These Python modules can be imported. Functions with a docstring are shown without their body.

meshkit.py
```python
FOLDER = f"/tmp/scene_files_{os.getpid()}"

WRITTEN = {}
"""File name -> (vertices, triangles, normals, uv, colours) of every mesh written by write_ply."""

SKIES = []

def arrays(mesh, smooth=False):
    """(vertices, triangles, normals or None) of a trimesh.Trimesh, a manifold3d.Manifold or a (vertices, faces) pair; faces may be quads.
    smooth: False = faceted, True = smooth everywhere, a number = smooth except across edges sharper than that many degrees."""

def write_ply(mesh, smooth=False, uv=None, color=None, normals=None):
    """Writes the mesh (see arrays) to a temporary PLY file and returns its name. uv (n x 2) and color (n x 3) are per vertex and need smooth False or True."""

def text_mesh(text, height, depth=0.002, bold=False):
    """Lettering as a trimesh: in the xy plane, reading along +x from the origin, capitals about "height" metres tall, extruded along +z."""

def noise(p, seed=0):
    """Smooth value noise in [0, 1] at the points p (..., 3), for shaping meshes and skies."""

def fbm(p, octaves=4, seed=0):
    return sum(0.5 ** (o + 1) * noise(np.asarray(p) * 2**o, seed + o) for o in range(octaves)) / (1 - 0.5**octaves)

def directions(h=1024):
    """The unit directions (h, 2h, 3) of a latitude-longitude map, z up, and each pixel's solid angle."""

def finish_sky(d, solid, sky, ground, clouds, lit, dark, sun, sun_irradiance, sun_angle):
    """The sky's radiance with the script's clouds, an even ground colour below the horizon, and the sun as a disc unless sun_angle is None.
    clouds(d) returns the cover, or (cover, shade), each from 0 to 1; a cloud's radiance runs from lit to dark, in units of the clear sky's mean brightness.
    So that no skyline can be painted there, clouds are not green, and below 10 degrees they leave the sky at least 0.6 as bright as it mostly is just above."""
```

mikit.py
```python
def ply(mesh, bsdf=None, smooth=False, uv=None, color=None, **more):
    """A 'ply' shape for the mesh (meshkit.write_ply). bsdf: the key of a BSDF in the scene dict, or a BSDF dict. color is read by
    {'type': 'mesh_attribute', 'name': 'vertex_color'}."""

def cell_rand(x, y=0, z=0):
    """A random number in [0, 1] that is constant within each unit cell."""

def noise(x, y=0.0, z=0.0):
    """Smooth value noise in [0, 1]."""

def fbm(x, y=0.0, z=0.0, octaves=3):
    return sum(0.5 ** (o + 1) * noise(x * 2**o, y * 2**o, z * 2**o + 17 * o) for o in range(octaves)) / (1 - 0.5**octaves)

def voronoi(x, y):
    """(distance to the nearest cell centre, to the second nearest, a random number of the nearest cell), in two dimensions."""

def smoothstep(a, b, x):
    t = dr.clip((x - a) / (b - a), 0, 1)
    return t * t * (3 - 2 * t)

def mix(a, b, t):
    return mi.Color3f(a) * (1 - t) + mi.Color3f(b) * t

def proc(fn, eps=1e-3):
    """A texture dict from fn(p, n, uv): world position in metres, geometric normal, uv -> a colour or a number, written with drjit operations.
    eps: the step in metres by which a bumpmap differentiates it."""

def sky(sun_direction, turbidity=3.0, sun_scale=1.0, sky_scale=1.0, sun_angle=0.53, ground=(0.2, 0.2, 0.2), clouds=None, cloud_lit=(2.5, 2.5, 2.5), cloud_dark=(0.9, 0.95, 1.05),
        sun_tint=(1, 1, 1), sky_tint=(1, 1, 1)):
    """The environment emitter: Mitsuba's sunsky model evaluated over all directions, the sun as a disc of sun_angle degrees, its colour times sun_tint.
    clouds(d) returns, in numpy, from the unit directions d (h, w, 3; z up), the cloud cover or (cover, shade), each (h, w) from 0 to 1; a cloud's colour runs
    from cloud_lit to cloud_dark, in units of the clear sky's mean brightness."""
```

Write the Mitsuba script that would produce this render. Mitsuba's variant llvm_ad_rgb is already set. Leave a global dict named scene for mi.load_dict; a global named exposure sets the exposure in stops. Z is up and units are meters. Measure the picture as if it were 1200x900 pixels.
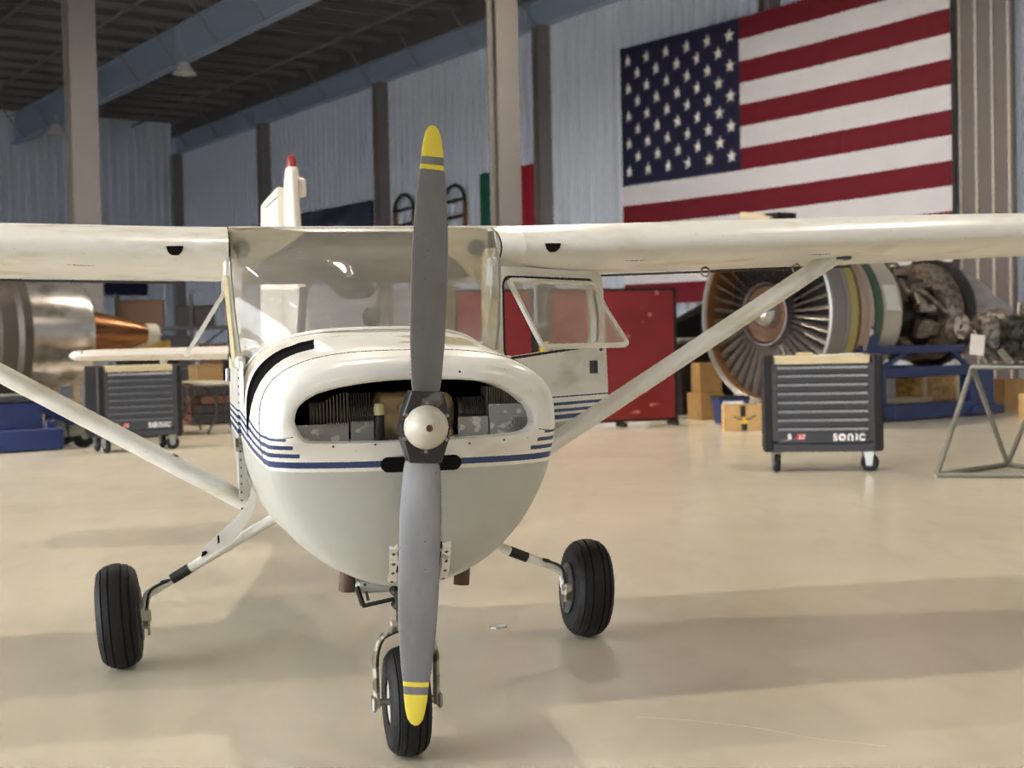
import math, random
import numpy as np
import trimesh
import drjit as dr
import mitsuba as mi
import manifold3d as m3
import shapely.geometry as sg
import shapely.affinity as sa
import mikit, meshkit
from mikit import noise, fbm, smoothstep, mix, proc

rng = np.random.default_rng(7)
random.seed(7)
T = mi.ScalarTransform4f
scene, labels = {}, {}
V = lambda *a: np.array(a, float)

# ------------------------------------------------------------------ camera, sky, lights, exposure
exposure = 2.5
FPX, CAM_H, PITCH, ROLL = 1640.0, 1.34, math.atan(46 / 1640), 0.021
_fw = V(0, math.cos(PITCH), -math.sin(PITCH)); _u0 = V(0, math.sin(PITCH), math.cos(PITCH))
_up = _u0 * math.cos(ROLL) + V(1, 0, 0) * math.sin(ROLL)
_eye = V(0, 0, CAM_H)
scene['camera'] = {'type': 'thinlens', 'fov': math.degrees(2 * math.atan(600 / FPX)), 'fov_axis': 'x',
                   'aperture_radius': 0.0062, 'focus_distance': 4.75, 'near_clip': 0.05, 'far_clip': 500.0,
                   'to_world': T().look_at(origin=_eye.tolist(), target=(_eye + _fw).tolist(), up=_up.tolist())}

# hangar grid: WD runs along the flag wall away from us, ND across the hall towards the flag wall
WD, ND = V(-0.588, 0.809, 0), V(0.809, 0.588, 0)
HALL = dict(w0=-16.0, w1=57.8, n0=-12.0, n1=24.4)
def hw(w, n, z=0.0):
    return WD * w + ND * n + V(0, 0, z)
def roof_z(w):   # underside of the deck
    return 11.95 - 0.0145 * w

def sky_clouds(d):
    return np.full(d.shape[:2], 0.85)
scene['sky'] = mikit.sky((-0.6, -0.35, 0.7), turbidity=4.0, sun_scale=0.0, sky_scale=9.0, ground=(0.35, 0.34, 0.32),
                         clouds=sky_clouds, cloud_lit=(1.15, 1.15, 1.15), cloud_dark=(0.9, 0.95, 1.0))
LAMP_RAD = (163.0, 146.0, 121.0)      # high-bay lamps, warm white
LAMP_R = 0.17
LAMP_GAIN = {(19.5, 15.2): 2.4, (18.6, 3.5): 1.4}      # these two lamps are brighter fixtures
LAMPS = [(w, n) for n in (3.5, 10.4, -4.0) for w in (-5.8, 6.4, 18.6)] + [(19.5, 15.2)]   # (along WD, along ND), all outside the frame

# ------------------------------------------------------------------ materials
def lin(r, g, b):
    f = lambda c: (c / 255 / 12.92) if c / 255 <= 0.04045 else ((c / 255 + 0.055) / 1.055) ** 2.4
    return [f(r), f(g), f(b)]
def rgb(c):
    return {'type': 'rgb', 'value': [float(x) for x in c]}
def pr(name, color, rough=0.5, metal=0.0, spec=0.5, coat=0.0, bump=None, **more):
    d = {'type': 'principled', 'base_color': color if isinstance(color, dict) else rgb(color), 'roughness': rough if isinstance(rough, dict) else float(rough),
         'metallic': float(metal), 'specular': float(spec), **more}
    if coat: d['clearcoat'] = coat; d['clearcoat_gloss'] = 0.9
    if bump: d = {'type': 'bumpmap', 'arbitrary': bump[0], 'scale': bump[1], 'bsdf': d}
    scene['m_' + name] = {'type': 'twosided', 'bsdf': d}
    return 'm_' + name

PSI = math.radians(12.5)
EV, AV, ORG = V(math.cos(PSI), math.sin(PSI), 0), V(-math.sin(PSI), math.cos(PSI), 0), V(-0.2588, 4.0751, 0)
PLANE = np.eye(4); PLANE[:3, 0] = EV; PLANE[:3, 1] = AV; PLANE[:3, 3] = ORG
def local(p):
    x, y = p.x - ORG[0], p.y - ORG[1]
    return x * EV[0] + y * EV[1], x * AV[0] + y * AV[1], p.z

WHITE, GREY, BLUE = (0.72, 0.71, 0.67), (0.41, 0.42, 0.385), (0.016, 0.036, 0.13)
def dirt(p, c, amount=1.0):
    g = fbm(p.x * 5, p.y * 5, p.z * 9, 4)
    c = mix(c, mi.Color3f(c) * mi.Color3f(0.82, 0.79, 0.70), smoothstep(0.5, 0.78, g) * amount)
    s = noise(p.x * 90, p.y * 90, p.z * 90)
    return mix(c, (0.08, 0.07, 0.055), smoothstep(0.955, 0.975, s) * 0.7 * amount)
def stripes(c, z, zl, ends):
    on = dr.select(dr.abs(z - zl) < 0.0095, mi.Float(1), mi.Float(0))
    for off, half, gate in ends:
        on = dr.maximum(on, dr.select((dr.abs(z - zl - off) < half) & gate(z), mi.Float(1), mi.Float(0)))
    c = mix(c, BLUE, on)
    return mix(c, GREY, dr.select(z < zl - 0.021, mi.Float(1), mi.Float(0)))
def livery(p, n, uv):
    u, v, z = local(p)
    zl = 0.989 + 0.033 * dr.clip(v, 0, 1.3)
    au = dr.abs(u)
    side = v > 0.45
    g = lambda k: (lambda z: side | (au > k - (z - zl) * 0.0))
    c = stripes(dirt(p, WHITE), z, zl, [(0.029, 0.0065, g(0.352)), (0.055, 0.0065, g(0.372)), (0.079, 0.004, g(0.392))])
    # bare worn primer patches on the cowl top
    patch = smoothstep(0.58, 0.68, fbm(u * 7 + 3.3, v * 5 + 1, 0, 3)) * smoothstep(0.45, 0.6, v) * smoothstep(0.98, 0.9, v) * smoothstep(1.33, 1.345, z) * smoothstep(0.36, 0.28, au)
    return mix(c, (0.33, 0.29, 0.16), patch * 0.8)
DOOR_ZL = [1.03]
def door_paint(p, n, uv):
    c = stripes(dirt(p, WHITE), p.z, DOOR_ZL[0], [(0.0275, 0.0065, lambda z: z > 0), (0.055, 0.0065, lambda z: z > 0), (0.085, 0.003, lambda z: z > 0)])
    return c
def white_paint(p, n, uv):
    return dirt(p, WHITE)
def panel_bump(p, n, uv):
    return fbm(p.x * 6, p.y * 6, p.z * 6, 2)
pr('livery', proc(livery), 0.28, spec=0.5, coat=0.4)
pr('door_paint', proc(door_paint), 0.33)
pr('white_paint', proc(white_paint), 0.3, coat=0.3)
pr('tail_white', lin(212, 205, 194), 0.4)
pr('inside_white', lin(178, 172, 158), 0.6)
pr('headliner', lin(122, 116, 108), 0.85)
pr('tan_trim', lin(190, 178, 140), 0.5)
pr('black', lin(22, 21, 22), 0.55)
pr('soft_black', lin(12, 11, 12), 0.9, spec=0.2)
pr('dark_grey', lin(62, 62, 66), 0.5)
pr('charcoal', lin(66, 68, 74), 0.42)
pr('charcoal_light', lin(120, 122, 128), 0.35)
pr('rubber', lin(23, 23, 26), 0.6, spec=0.3)
pr('steel', lin(150, 148, 144), 0.35, 0.9)
pr('worn_steel', proc(lambda p, n, uv: mix(lin(172, 168, 155), lin(92, 84, 66), smoothstep(0.42, 0.62, fbm(p.x * 25, p.y * 25, p.z * 25, 3)))), 0.45, 0.35)
pr('chrome', lin(205, 205, 208), 0.16, 1.0)
pr('aluminium', lin(168, 168, 164), 0.36, 0.85)
def blade_paint(p, n, uv):
    u, v, z = local(p)
    r = dr.sqrt(dr.square(u) + dr.square(z - 1.107))
    g = 0.85 + 0.3 * fbm(p.x * 30, p.y * 30, p.z * 12, 3)
    c = mi.Color3f(0.165, 0.165, 0.172) * g
    nick = smoothstep(0.945, 0.965, noise(p.x * 110, p.y * 110, p.z * 110))
    c = mix(c, (0.03, 0.03, 0.03), nick)
    yel = dr.select((r > 0.785) | ((r > 0.748) & (r < 0.762)), mi.Float(1), mi.Float(0))
    return mix(c, mi.Color3f(0.68, 0.56, 0.06) * (0.88 + 0.2 * g) * (1 - 0.7 * nick), yel)
pr('blade', proc(blade_paint), 0.5, 0.1)
pr('hub_black', proc(lambda p, n, uv: mix((0.018, 0.017, 0.018), (0.11, 0.105, 0.10), smoothstep(0.56, 0.8, fbm(p.x * 28, p.y * 28, p.z * 28, 3)))), 0.42)
pr('spinner', lin(190, 185, 172), 0.3, 0.0, coat=0.5)
pr('crankcase', proc(lambda p, n, uv: mix(lin(140, 122, 88), lin(70, 62, 48), smoothstep(0.4, 0.65, fbm(p.x * 16, p.y * 16, p.z * 16, 3)))), 0.5, 0.3)
pr('cylinder_fin', lin(120, 112, 104), 0.45, 0.6)
pr('baffle', proc(lambda p, n, uv: mix(lin(146, 146, 144), lin(196, 194, 188), smoothstep(0.62, 0.72, fbm(p.x * 45, p.y * 45, p.z * 45, 2)))), 0.45, 0.5)
pr('rust', lin(96, 74, 62), 0.7, 0.3)
pr('red_glass', lin(140, 22, 28), 0.2, coat=0.7)
pr('rubber_seal', lin(40, 38, 36), 0.8)

def glass(name, haze, tint=(0.62, 0.58, 0.5)):
    scene['m_' + name] = {'type': 'blendbsdf', 'weight': {'type': 'rgb', 'value': haze} if not isinstance(haze, dict) else haze,
        'a': {'type': 'thindielectric', 'int_ior': 1.49},
        'b': {'type': 'twosided', 'bsdf': {'type': 'diffuse', 'reflectance': rgb(tint)}}}
def windshield_haze(p, n, uv):
    u, v, z = local(p)
    return 0.17 + 0.13 * fbm(p.x * 3, p.y * 3, p.z * 14, 3) + 0.25 * smoothstep(0.93, 0.98, noise(p.x * 130, p.y * 130, p.z * 130))
glass('windshield', proc(windshield_haze))
glass('pane', 0.26, (0.60, 0.56, 0.5))
glass('rear_pane', 0.42, (0.36, 0.33, 0.28))
glass('clear_pane', 0.07)

# ------------------------------------------------------------------ mesh helpers
def mesh(v, f):
    v, f = np.asarray(v, float), np.asarray(f, int)
    if f.shape[1] == 4: f = np.vstack([f[:, [0, 1, 2]], f[:, [0, 2, 3]]])
    return trimesh.Trimesh(v, f, process=False)
def cat(*ms):
    ms = [m for x in ms for m in (x if isinstance(x, (list, tuple)) else [x])]
    return trimesh.util.concatenate(ms)
def grid(P, close_i=False, close_j=False, flip=False):
    P = np.asarray(P, float); n, m = P.shape[:2]
    i = np.arange(n if close_i else n - 1); j = np.arange(m if close_j else m - 1)
    I, J = np.meshgrid(i, j, indexing='ij'); I2, J2 = (I + 1) % n, (J + 1) % m
    q = np.stack([I * m + J, I2 * m + J, I2 * m + J2, I * m + J2], -1).reshape(-1, 4)
    if flip: q = q[:, ::-1]
    return mesh(P.reshape(-1, 3), q)
def loft(secs, cap=True):
    """closed rings (n, m, 3) joined and capped"""
    secs = np.asarray(secs, float); g = grid(secs, close_j=True)
    parts = [g]
    if cap:
        for ring, s in ((secs[0], 1), (secs[-1], -1)):
            c = ring.mean(0); m = len(ring); vv = np.vstack([ring, c]); k = np.arange(m)
            ff = np.stack([k, (k + 1) % m, np.full(m, m)], 1)
            parts.append(mesh(vv, ff if s > 0 else ff[:, ::-1]))
    out = cat(parts); out.merge_vertices(); out.fix_normals(); return out
def tube(path, r, n=12, cap=True):
    p = np.asarray(path, float); r = np.broadcast_to(r, (len(p),))
    t = np.gradient(p, axis=0); t /= np.linalg.norm(t, axis=1, keepdims=True)
    a = np.cross(t[0], [0, 0, 1.0] if abs(t[0][2]) < 0.9 else [1.0, 0, 0]); a /= np.linalg.norm(a)
    rings = []
    for k in range(len(p)):
        a = a - t[k] * (a @ t[k]); a /= np.linalg.norm(a); b = np.cross(t[k], a)
        w = np.arange(n) * 2 * np.pi / n
        rings.append(p[k] + r[k] * (np.cos(w)[:, None] * a + np.sin(w)[:, None] * b))
    return loft(rings, cap)
def smooth_path(pts, k=8):
    pts = np.asarray(pts, float); out = []
    P = np.vstack([2 * pts[0] - pts[1], pts, 2 * pts[-1] - pts[-2]])
    for i in range(1, len(P) - 2):
        for t in np.linspace(0, 1, k, endpoint=False):
            a, b, c, d = P[i - 1:i + 3]
            out.append(0.5 * (2 * b + (c - a) * t + (2 * a - 5 * b + 4 * c - d) * t * t + (3 * b - a - 3 * c + d) * t ** 3))
    out.append(pts[-1]); return np.array(out)
def bar(p0, p1, w, h=None, up=(0, 0, 1), ch=0.0):
    """rectangular bar from p0 to p1"""
    p0, p1 = np.asarray(p0, float), np.asarray(p1, float); h = w if h is None else h
    L = np.linalg.norm(p1 - p0); z = (p1 - p0) / L
    up = np.asarray(up, float)
    if abs(z @ up) > 0.98: up = V(1, 0, 0) if abs(z[0]) < 0.9 else V(0, 1, 0)
    x = np.cross(up, z); x /= np.linalg.norm(x); y = np.cross(z, x)
    b = box(0, 0, 0, w, h, L, ch)
    M = np.eye(4); M[:3, 0] = x; M[:3, 1] = y; M[:3, 2] = z; M[:3, 3] = (p0 + p1) / 2
    return b.apply_transform(M)
def box(cx, cy, cz, sx, sy, sz, ch=0.0):
    if ch <= 0:
        b = trimesh.creation.box((sx, sy, sz)); b.apply_translation((cx, cy, cz)); return b
    ch = min(ch, sx * 0.45, sy * 0.45, sz * 0.45); pts = []
    for a in (-1, 1):
        for b_ in (-1, 1):
            for c in (-1, 1):
                h = V(a * sx / 2, b_ * sy / 2, c * sz / 2)
                for k in range(3):
                    q = h.copy()
                    for m in range(3):
                        if m != k: q[m] -= (a, b_, c)[m] * ch
                    pts.append(q)
    b = trimesh.convex.convex_hull(np.array(pts)); b.apply_translation((cx, cy, cz)); return b
def lathe(prof, n=32, axis='z'):
    """profile (r, h) turned about z; closed if it starts and ends at r=0"""
    prof = np.asarray(prof, float); w = np.arange(n) * 2 * np.pi / n
    P = np.stack([np.stack([r * np.cos(w), r * np.sin(w), np.full(n, h)], -1) for r, h in prof])
    g = grid(P, close_j=True, flip=False); g.merge_vertices()
    g.update_faces(g.nondegenerate_faces())
    if axis == 'x': g.apply_transform(np.array([[0, 0, 1, 0], [0, 1, 0, 0], [-1, 0, 0, 0], [0, 0, 0, 1.0]]))
    if axis == 'y': g.apply_transform(np.array([[1, 0, 0, 0], [0, 0, 1, 0], [0, -1, 0, 0], [0, 0, 0, 1.0]]))
    g.fix_normals(); return g
def extr(poly, h, z0=0.0):
    if not isinstance(poly, sg.base.BaseGeometry): poly = sg.Polygon(poly)
    geoms = getattr(poly, 'geoms', [poly])
    ms = [trimesh.creation.extrude_polygon(g, h, engine='earcut') for g in geoms]
    m = cat(ms); m.apply_translation((0, 0, z0)); return m
def rot(axis, deg):
    return trimesh.transformations.rotation_matrix(math.radians(deg), axis)
def xf(m, *Ms):
    m = m.copy()
    for M in Ms: m.apply_transform(M)
    return m
def tr(x, y, z):
    M = np.eye(4); M[:3, 3] = (x, y, z); return M
def frame(origin, x, y, z):
    M = np.eye(4); M[:3, 0] = x; M[:3, 1] = y; M[:3, 2] = z; M[:3, 3] = origin; return M
def place(x, y, z=0, deg=0):
    return tr(x, y, z) @ rot([0, 0, 1], deg)
def solid(m):
    m = m.copy(); m.merge_vertices()
    return m3.Manifold(m3.Mesh(np.asarray(m.vertices, np.float32), np.asarray(m.faces, np.uint32)))

CURRENT = [np.eye(4)]
def add(key, m, bsdf, smooth=35, M=None, label=None, **more):
    base = key; k = 0
    while key in scene:
        k += 1; key = f'{base}_{k:03d}'
    M = CURRENT[0] if M is None else M
    d = mikit.ply(m, bsdf, smooth=smooth, **more) if not isinstance(m, dict) else dict(m)
    if not np.allclose(M, np.eye(4)): d['to_world'] = T(M.tolist())
    scene[key] = d
    if label: labels[key] = {'label': label}
    return key
def thing(key, label, category, M=None, group=None):
    base = key; k = 0
    while key in labels:
        k += 1; key = f'{base}_{k:03d}'
    labels[key] = {'label': label, 'category': category}
    if group: labels[key]['group'] = group
    CURRENT[0] = np.eye(4) if M is None else M
    return key
def struct(key, m, bsdf, label, smooth=False, M=None):
    add(key, m, bsdf, smooth, np.eye(4) if M is None else M)
    labels[key] = {'label': label, 'kind': 'structure'}
    return key
def copy_thing(src, key, M, label):
    """second individual: same ply dicts, own keys, another transform"""
    base = key; k = 0
    while key in labels:
        k += 1; key = f'{base}_{k:03d}'
    labels[key] = {**labels[src], 'label': label}
    for a in [a for a in scene if a.startswith(src + '__')]:
        d = dict(scene[a]); d['to_world'] = T(M.tolist()); scene[key + a[len(src):]] = d
        if a in labels: labels[key + a[len(src):]] = dict(labels[a])
    return key
#@@SETTING
# ------------------------------------------------------------------ hangar shell
def floor_color(p, n, uv):
    g = fbm(p.x * 0.9, p.y * 0.9, 0, 4); h = fbm(p.x * 6 + 9, p.y * 2.5, 3, 3)
    c = mix((0.585, 0.527, 0.412), (0.55, 0.495, 0.386), smoothstep(0.35, 0.7, g))
    c = mix(c, (0.515, 0.46, 0.355), smoothstep(0.55, 0.8, h) * 0.4)
    crack = dr.abs(p.y - 5.15 + 0.55 * (p.x - 0.2) + 0.10 * noise(p.x * 6, p.y * 6))     # a thin pale scratch beside the nose wheel
    on = dr.select((crack < 0.004) & (p.x > 0.42) & (p.x < 1.2), mi.Float(1), mi.Float(0))
    return mix(c, (0.72, 0.68, 0.56), on * 0.8)
def floor_bump(p, n, uv):
    return fbm(p.x * 85, p.y * 85, 0, 2)
pr('floor', proc(floor_color), proc(lambda p, n, uv: 0.15 + 0.10 * fbm(p.x * 1.3, p.y * 1.3, 5, 3)), spec=0.7, bump=(proc(floor_bump, 1.5e-3), 0.0006))
pr('wall', proc(lambda p, n, uv: mix(lin(220, 226, 236), lin(206, 213, 226), fbm(p.x * 0.6, p.y * 0.6, p.z * 0.25, 3))), 0.28, 0.0, 0.7)
pr('deck', lin(100, 97, 98), 0.6)
pr('purlin', lin(132, 128, 128), 0.5)
pr('rafter', lin(152, 168, 188), 0.45)
pr('column', lin(126, 121, 119), 0.5)
pr('wall_column', lin(128, 122, 120), 0.55)
pr('panel_brown', lin(122, 112, 110), 0.5)
pr('cream_rib', lin(216, 206, 190), 0.5)

w0, w1, n0, n1 = HALL['w0'], HALL['w1'], HALL['n0'], HALL['n1']
def slab(pts, z0, z1):
    m = extr([(p[0], p[1]) for p in pts], z1 - z0, z0); return m
struct('floor', slab([hw(w0 - 1, n0 - 6), hw(w1 + 1, n0 - 6), hw(w1 + 1, n1 + 1), hw(w0 - 1, n1 + 1)], -0.2, 0), 'm_floor', 'glossy cream epoxy hangar floor with soft reflections')

RIB, RH = 0.38, 0.10
def corrugated(a, b, inward, z0, ztop, t=0.12):
    """ribbed sheet wall from a to b (xy), ribs facing inward, top height ztop(frac)"""
    a, b = a[:2], b[:2]; L = np.linalg.norm(b - a); d = (b - a) / L; nI = np.asarray(inward)[:2]
    pts = []
    k = int(L / RIB)
    for i in range(k + 1):
        s = i * RIB
        for ds, h in ((0, 0), (0.18, 0), (0.22, RH), (0.33, RH), (0.37, 0)):
            if s + ds <= L: pts.append((s + ds, h))
    pts.append((L, 0)); pts = np.array(pts)
    xy = a + pts[:, :1] * d + pts[:, 1:] * nI
    top = np.array([ztop(s / L) for s in pts[:, 0]])
    lo = np.column_stack([xy, np.full(len(xy), z0)]); hi = np.column_stack([xy, top])
    back_lo = np.column_stack([a + pts[:, :1] * d - t * nI, np.full(len(xy), z0)]); back_hi = np.column_stack([a + pts[:, :1] * d - t * nI, top])
    return grid(np.stack([back_lo, lo, hi, back_hi]))
rz = lambda w: 12.17 - 0.0165 * w
rl = lambda w: 10.80 - 0.0165 * w
struct('wall_right', corrugated(hw(w1, n1), hw(w0, n1), -ND, 0, lambda s: rz(w1 + (w0 - w1) * s)), 'm_wall', 'tall ribbed pale blue-white metal wall behind the large striped flag')
struct('wall_back', corrugated(hw(w1, n0), hw(w1, n1), -WD, 0, lambda s: rz(w1)), 'm_wall', 'ribbed grey metal end wall in shade at the far left')
struct('wall_rear', corrugated(hw(w0, n0), hw(w0, n1), WD, 0, lambda s: rz(w0)), 'm_wall', 'ribbed metal end wall behind the viewpoint')
dw0, dw1, dz = 2.0, 26.0, 8.8
wl = cat(corrugated(hw(w0, n0), hw(dw0, n0), ND, 0, lambda s: rz(w0)), corrugated(hw(dw1, n0), hw(w1, n0), ND, 0, lambda s: rz(dw1 + (w1 - dw1) * s)),
         corrugated(hw(dw0, n0), hw(dw1, n0), ND, dz, lambda s: rz(dw0 + (dw1 - dw0) * s)))
struct('wall_left', wl, 'm_wall', 'ribbed metal side wall with the open hangar doorway')
c4 = [hw(w0 - 1, n0 - 0.5), hw(w1 + 1, n0 - 0.5), hw(w1 + 1, n1 + 0.5), hw(w0 - 1, n1 + 0.5)]
wv = (w0 - 1, w1 + 1, w1 + 1, w0 - 1)
deck = mesh([[*p[:2], rz(w)] for p, w in zip(c4, wv)] + [[*p[:2], rz(w) + 0.15] for p, w in zip(c4, wv)],
            [[0, 3, 2, 1], [4, 5, 6, 7], [0, 1, 5, 4], [1, 2, 6, 5], [2, 3, 7, 6], [3, 0, 4, 7]])
struct('ceiling', deck, 'm_deck', 'dark metal roof deck on purlins')
def fr(w, n, z):     # local x along -ND? : x = ND, y = WD
    return frame(hw(w, n, z), ND, -WD, V(0, 0, 1))
zsec = sg.Polygon([(-0.10, 0), (0, 0), (0, 0.19), (0.10, 0.19), (0.10, 0.2), (-0.012, 0.2), (-0.012, 0.012), (-0.10, 0.012)])
pm = extr(zsec, n1 - n0); pd = mikit.ply(pm, 'm_purlin')
for i, w in enumerate(np.arange(w0 + 1, w1, 1.52)):
    M = frame(hw(w, n0, rz(w) - 0.205), WD, V(0, 0, 1), ND)
    add('ceiling__purlin', pd, None, M=M)
rib_sheet = mikit.ply(box(0, 0, 0, n1 - n0, 0.07, 0.03), 'm_deck')

def ibeam(L, d, bf, tf=0.03, tw=0.02):
    return cat(box(0, 0, d - tf / 2, bf, L, tf), box(0, 0, tf / 2, bf, L, tf), box(0, 0, d / 2, tw, L, d - 2 * tf))
def rafter(n, label, d=1.15, raise_=0.0):
    k = thing('roof_beam', label, 'beam')
    labels[k]['kind'] = 'structure'; del labels[k]['category']
    ax = V(*(WD[:2]), -0.0165); ax /= np.linalg.norm(ax); L = w1 - w0 - 0.4; wm = (w0 + w1) / 2
    up = np.cross(ax, np.cross(V(0, 0, 1), ax)); up /= np.linalg.norm(up)
    M = frame(hw(wm, n, rl(wm) + raise_), np.cross(ax, up), ax, up)
    add(k + '__girder', ibeam(L, d, 0.32), 'm_rafter', False, M)
    for w in np.arange(w0 + 4.2, w1 - 1, 8.75):
        add(k + '__stiffener', box(0, 0, 0, 0.30, 0.02, d - 0.06), 'm_rafter', False, frame(hw(w, n, rl(w) + raise_ + d / 2), np.cross(ax, up), ax, up))
    for i, w in enumerate(np.arange(w0 + 2, w1 - 1, 3.04)):
        for s in (-1, 1):
            add(k + '__fly_brace', tube([hw(w, n + s * 0.13, rl(w) + raise_ + 0.04), hw(w, n + s * 1.0, rz(w) - 0.21)], 0.022, 6), 'm_purlin', False, np.eye(4))
    return k
rafter(17.3, 'long steel roof girder lit blue-grey, running into the far corner above the tail fin')
k_ = rafter(24.15, 'shallow steel girder along the top of the flag wall', 0.75)
add(k_ + '__eave_filler', mesh([[*hw(w, 24.0)[:2], z] for w, z in ((w0, rl(w0) + 0.7), (w1, rl(w1) + 0.7), (w1, rz(w1)), (w0, rz(w0)))] , [[0, 1, 2, 3]]), 'm_deck', False)
rafter(10.05, 'steel roof girder above the left column, outside the picture')
rafter(2.9, 'steel roof girder over the airplane, outside the picture')
def icol(h, dN, dW, t=0.03):
    return cat(box(0, dW / 2 - t / 2, h / 2, dN, t, h), box(0, -dW / 2 + t / 2, h / 2, dN, t, h), box(0, 0, h / 2, t, dW - 2 * t, h))
def column(w, n, dN, dW, mat, label, h=None):
    k = thing('steel_column', label, 'column'); labels[k]['kind'] = 'structure'; del labels[k]['category']
    h = h or rl(w)
    add(k + '__shaft', icol(h, dN, dW), mat, False, frame(hw(w, n, 0), ND, -WD, V(0, 0, 1)))
    add(k + '__base_plate', box(0, 0, 0.02, dN + 0.15, dW + 0.15, 0.04), mat, False, frame(hw(w, n, 0), ND, -WD, V(0, 0, 1)))
column(23.67, 17.15, 0.56, 0.34, 'm_column', 'grey steel column rising in front of the green and red flag')
column(28.7, 10.0, 0.56, 0.40, 'm_column', 'pale grey steel column at the left behind the exhaust cone', rl(29) + 0.02)
for w, lb in ((57.55, 'dark wall column in the far corner'), (49.05, 'dark wall column just left of the tail fin'), (40.3, 'wall column beside the wooden sleds'), (31.45, 'brown-grey wall column right of the red cloth'), (22.75, 'wall column mostly hidden behind the big striped flag')):
    column(w, 24.12, 0.42, 0.36, 'm_wall_column', lb)
# fluted pilaster right of the flag
k = thing('pilaster', 'brown-grey fluted metal pilaster with pale ribs right of the big flag', 'pilaster'); labels[k]['kind'] = 'structure'; del labels[k]['category']
MP = frame(hw(17.0, 24.2, 0), -WD, -ND, V(0, 0, 1))
add(k + '__sheet', box(0, 0.05, 5.2, 1.25, 0.12, 10.4), 'm_panel_brown', False, MP)
for x in (-0.56, -0.18, 0.2, 0.57):
    add(k + '__rib', box(x, 0.13, 5.2, 0.05, 0.05, 10.4, 0.01), 'm_cream_rib', False, MP)
# sprinkler pipes under the purlins
for n, lb in ((15.1, 'grey pipe under the roof left of the long girder'), (12.4, 'second grey pipe under the roof at the top left corner'), (22.2, 'thin pipe under the roof between girder and flag wall')):
    k = thing('overhead_pipe', lb, 'pipe'); labels[k]['kind'] = 'structure'; del labels[k]['category']
    add(k + '__run', tube([hw(w0 + 1, n, rz(w0 + 1) - 0.28), hw(w1 - 0.2, n, rz(w1) - 0.28)], 0.045, 8), 'm_purlin', 35)

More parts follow.
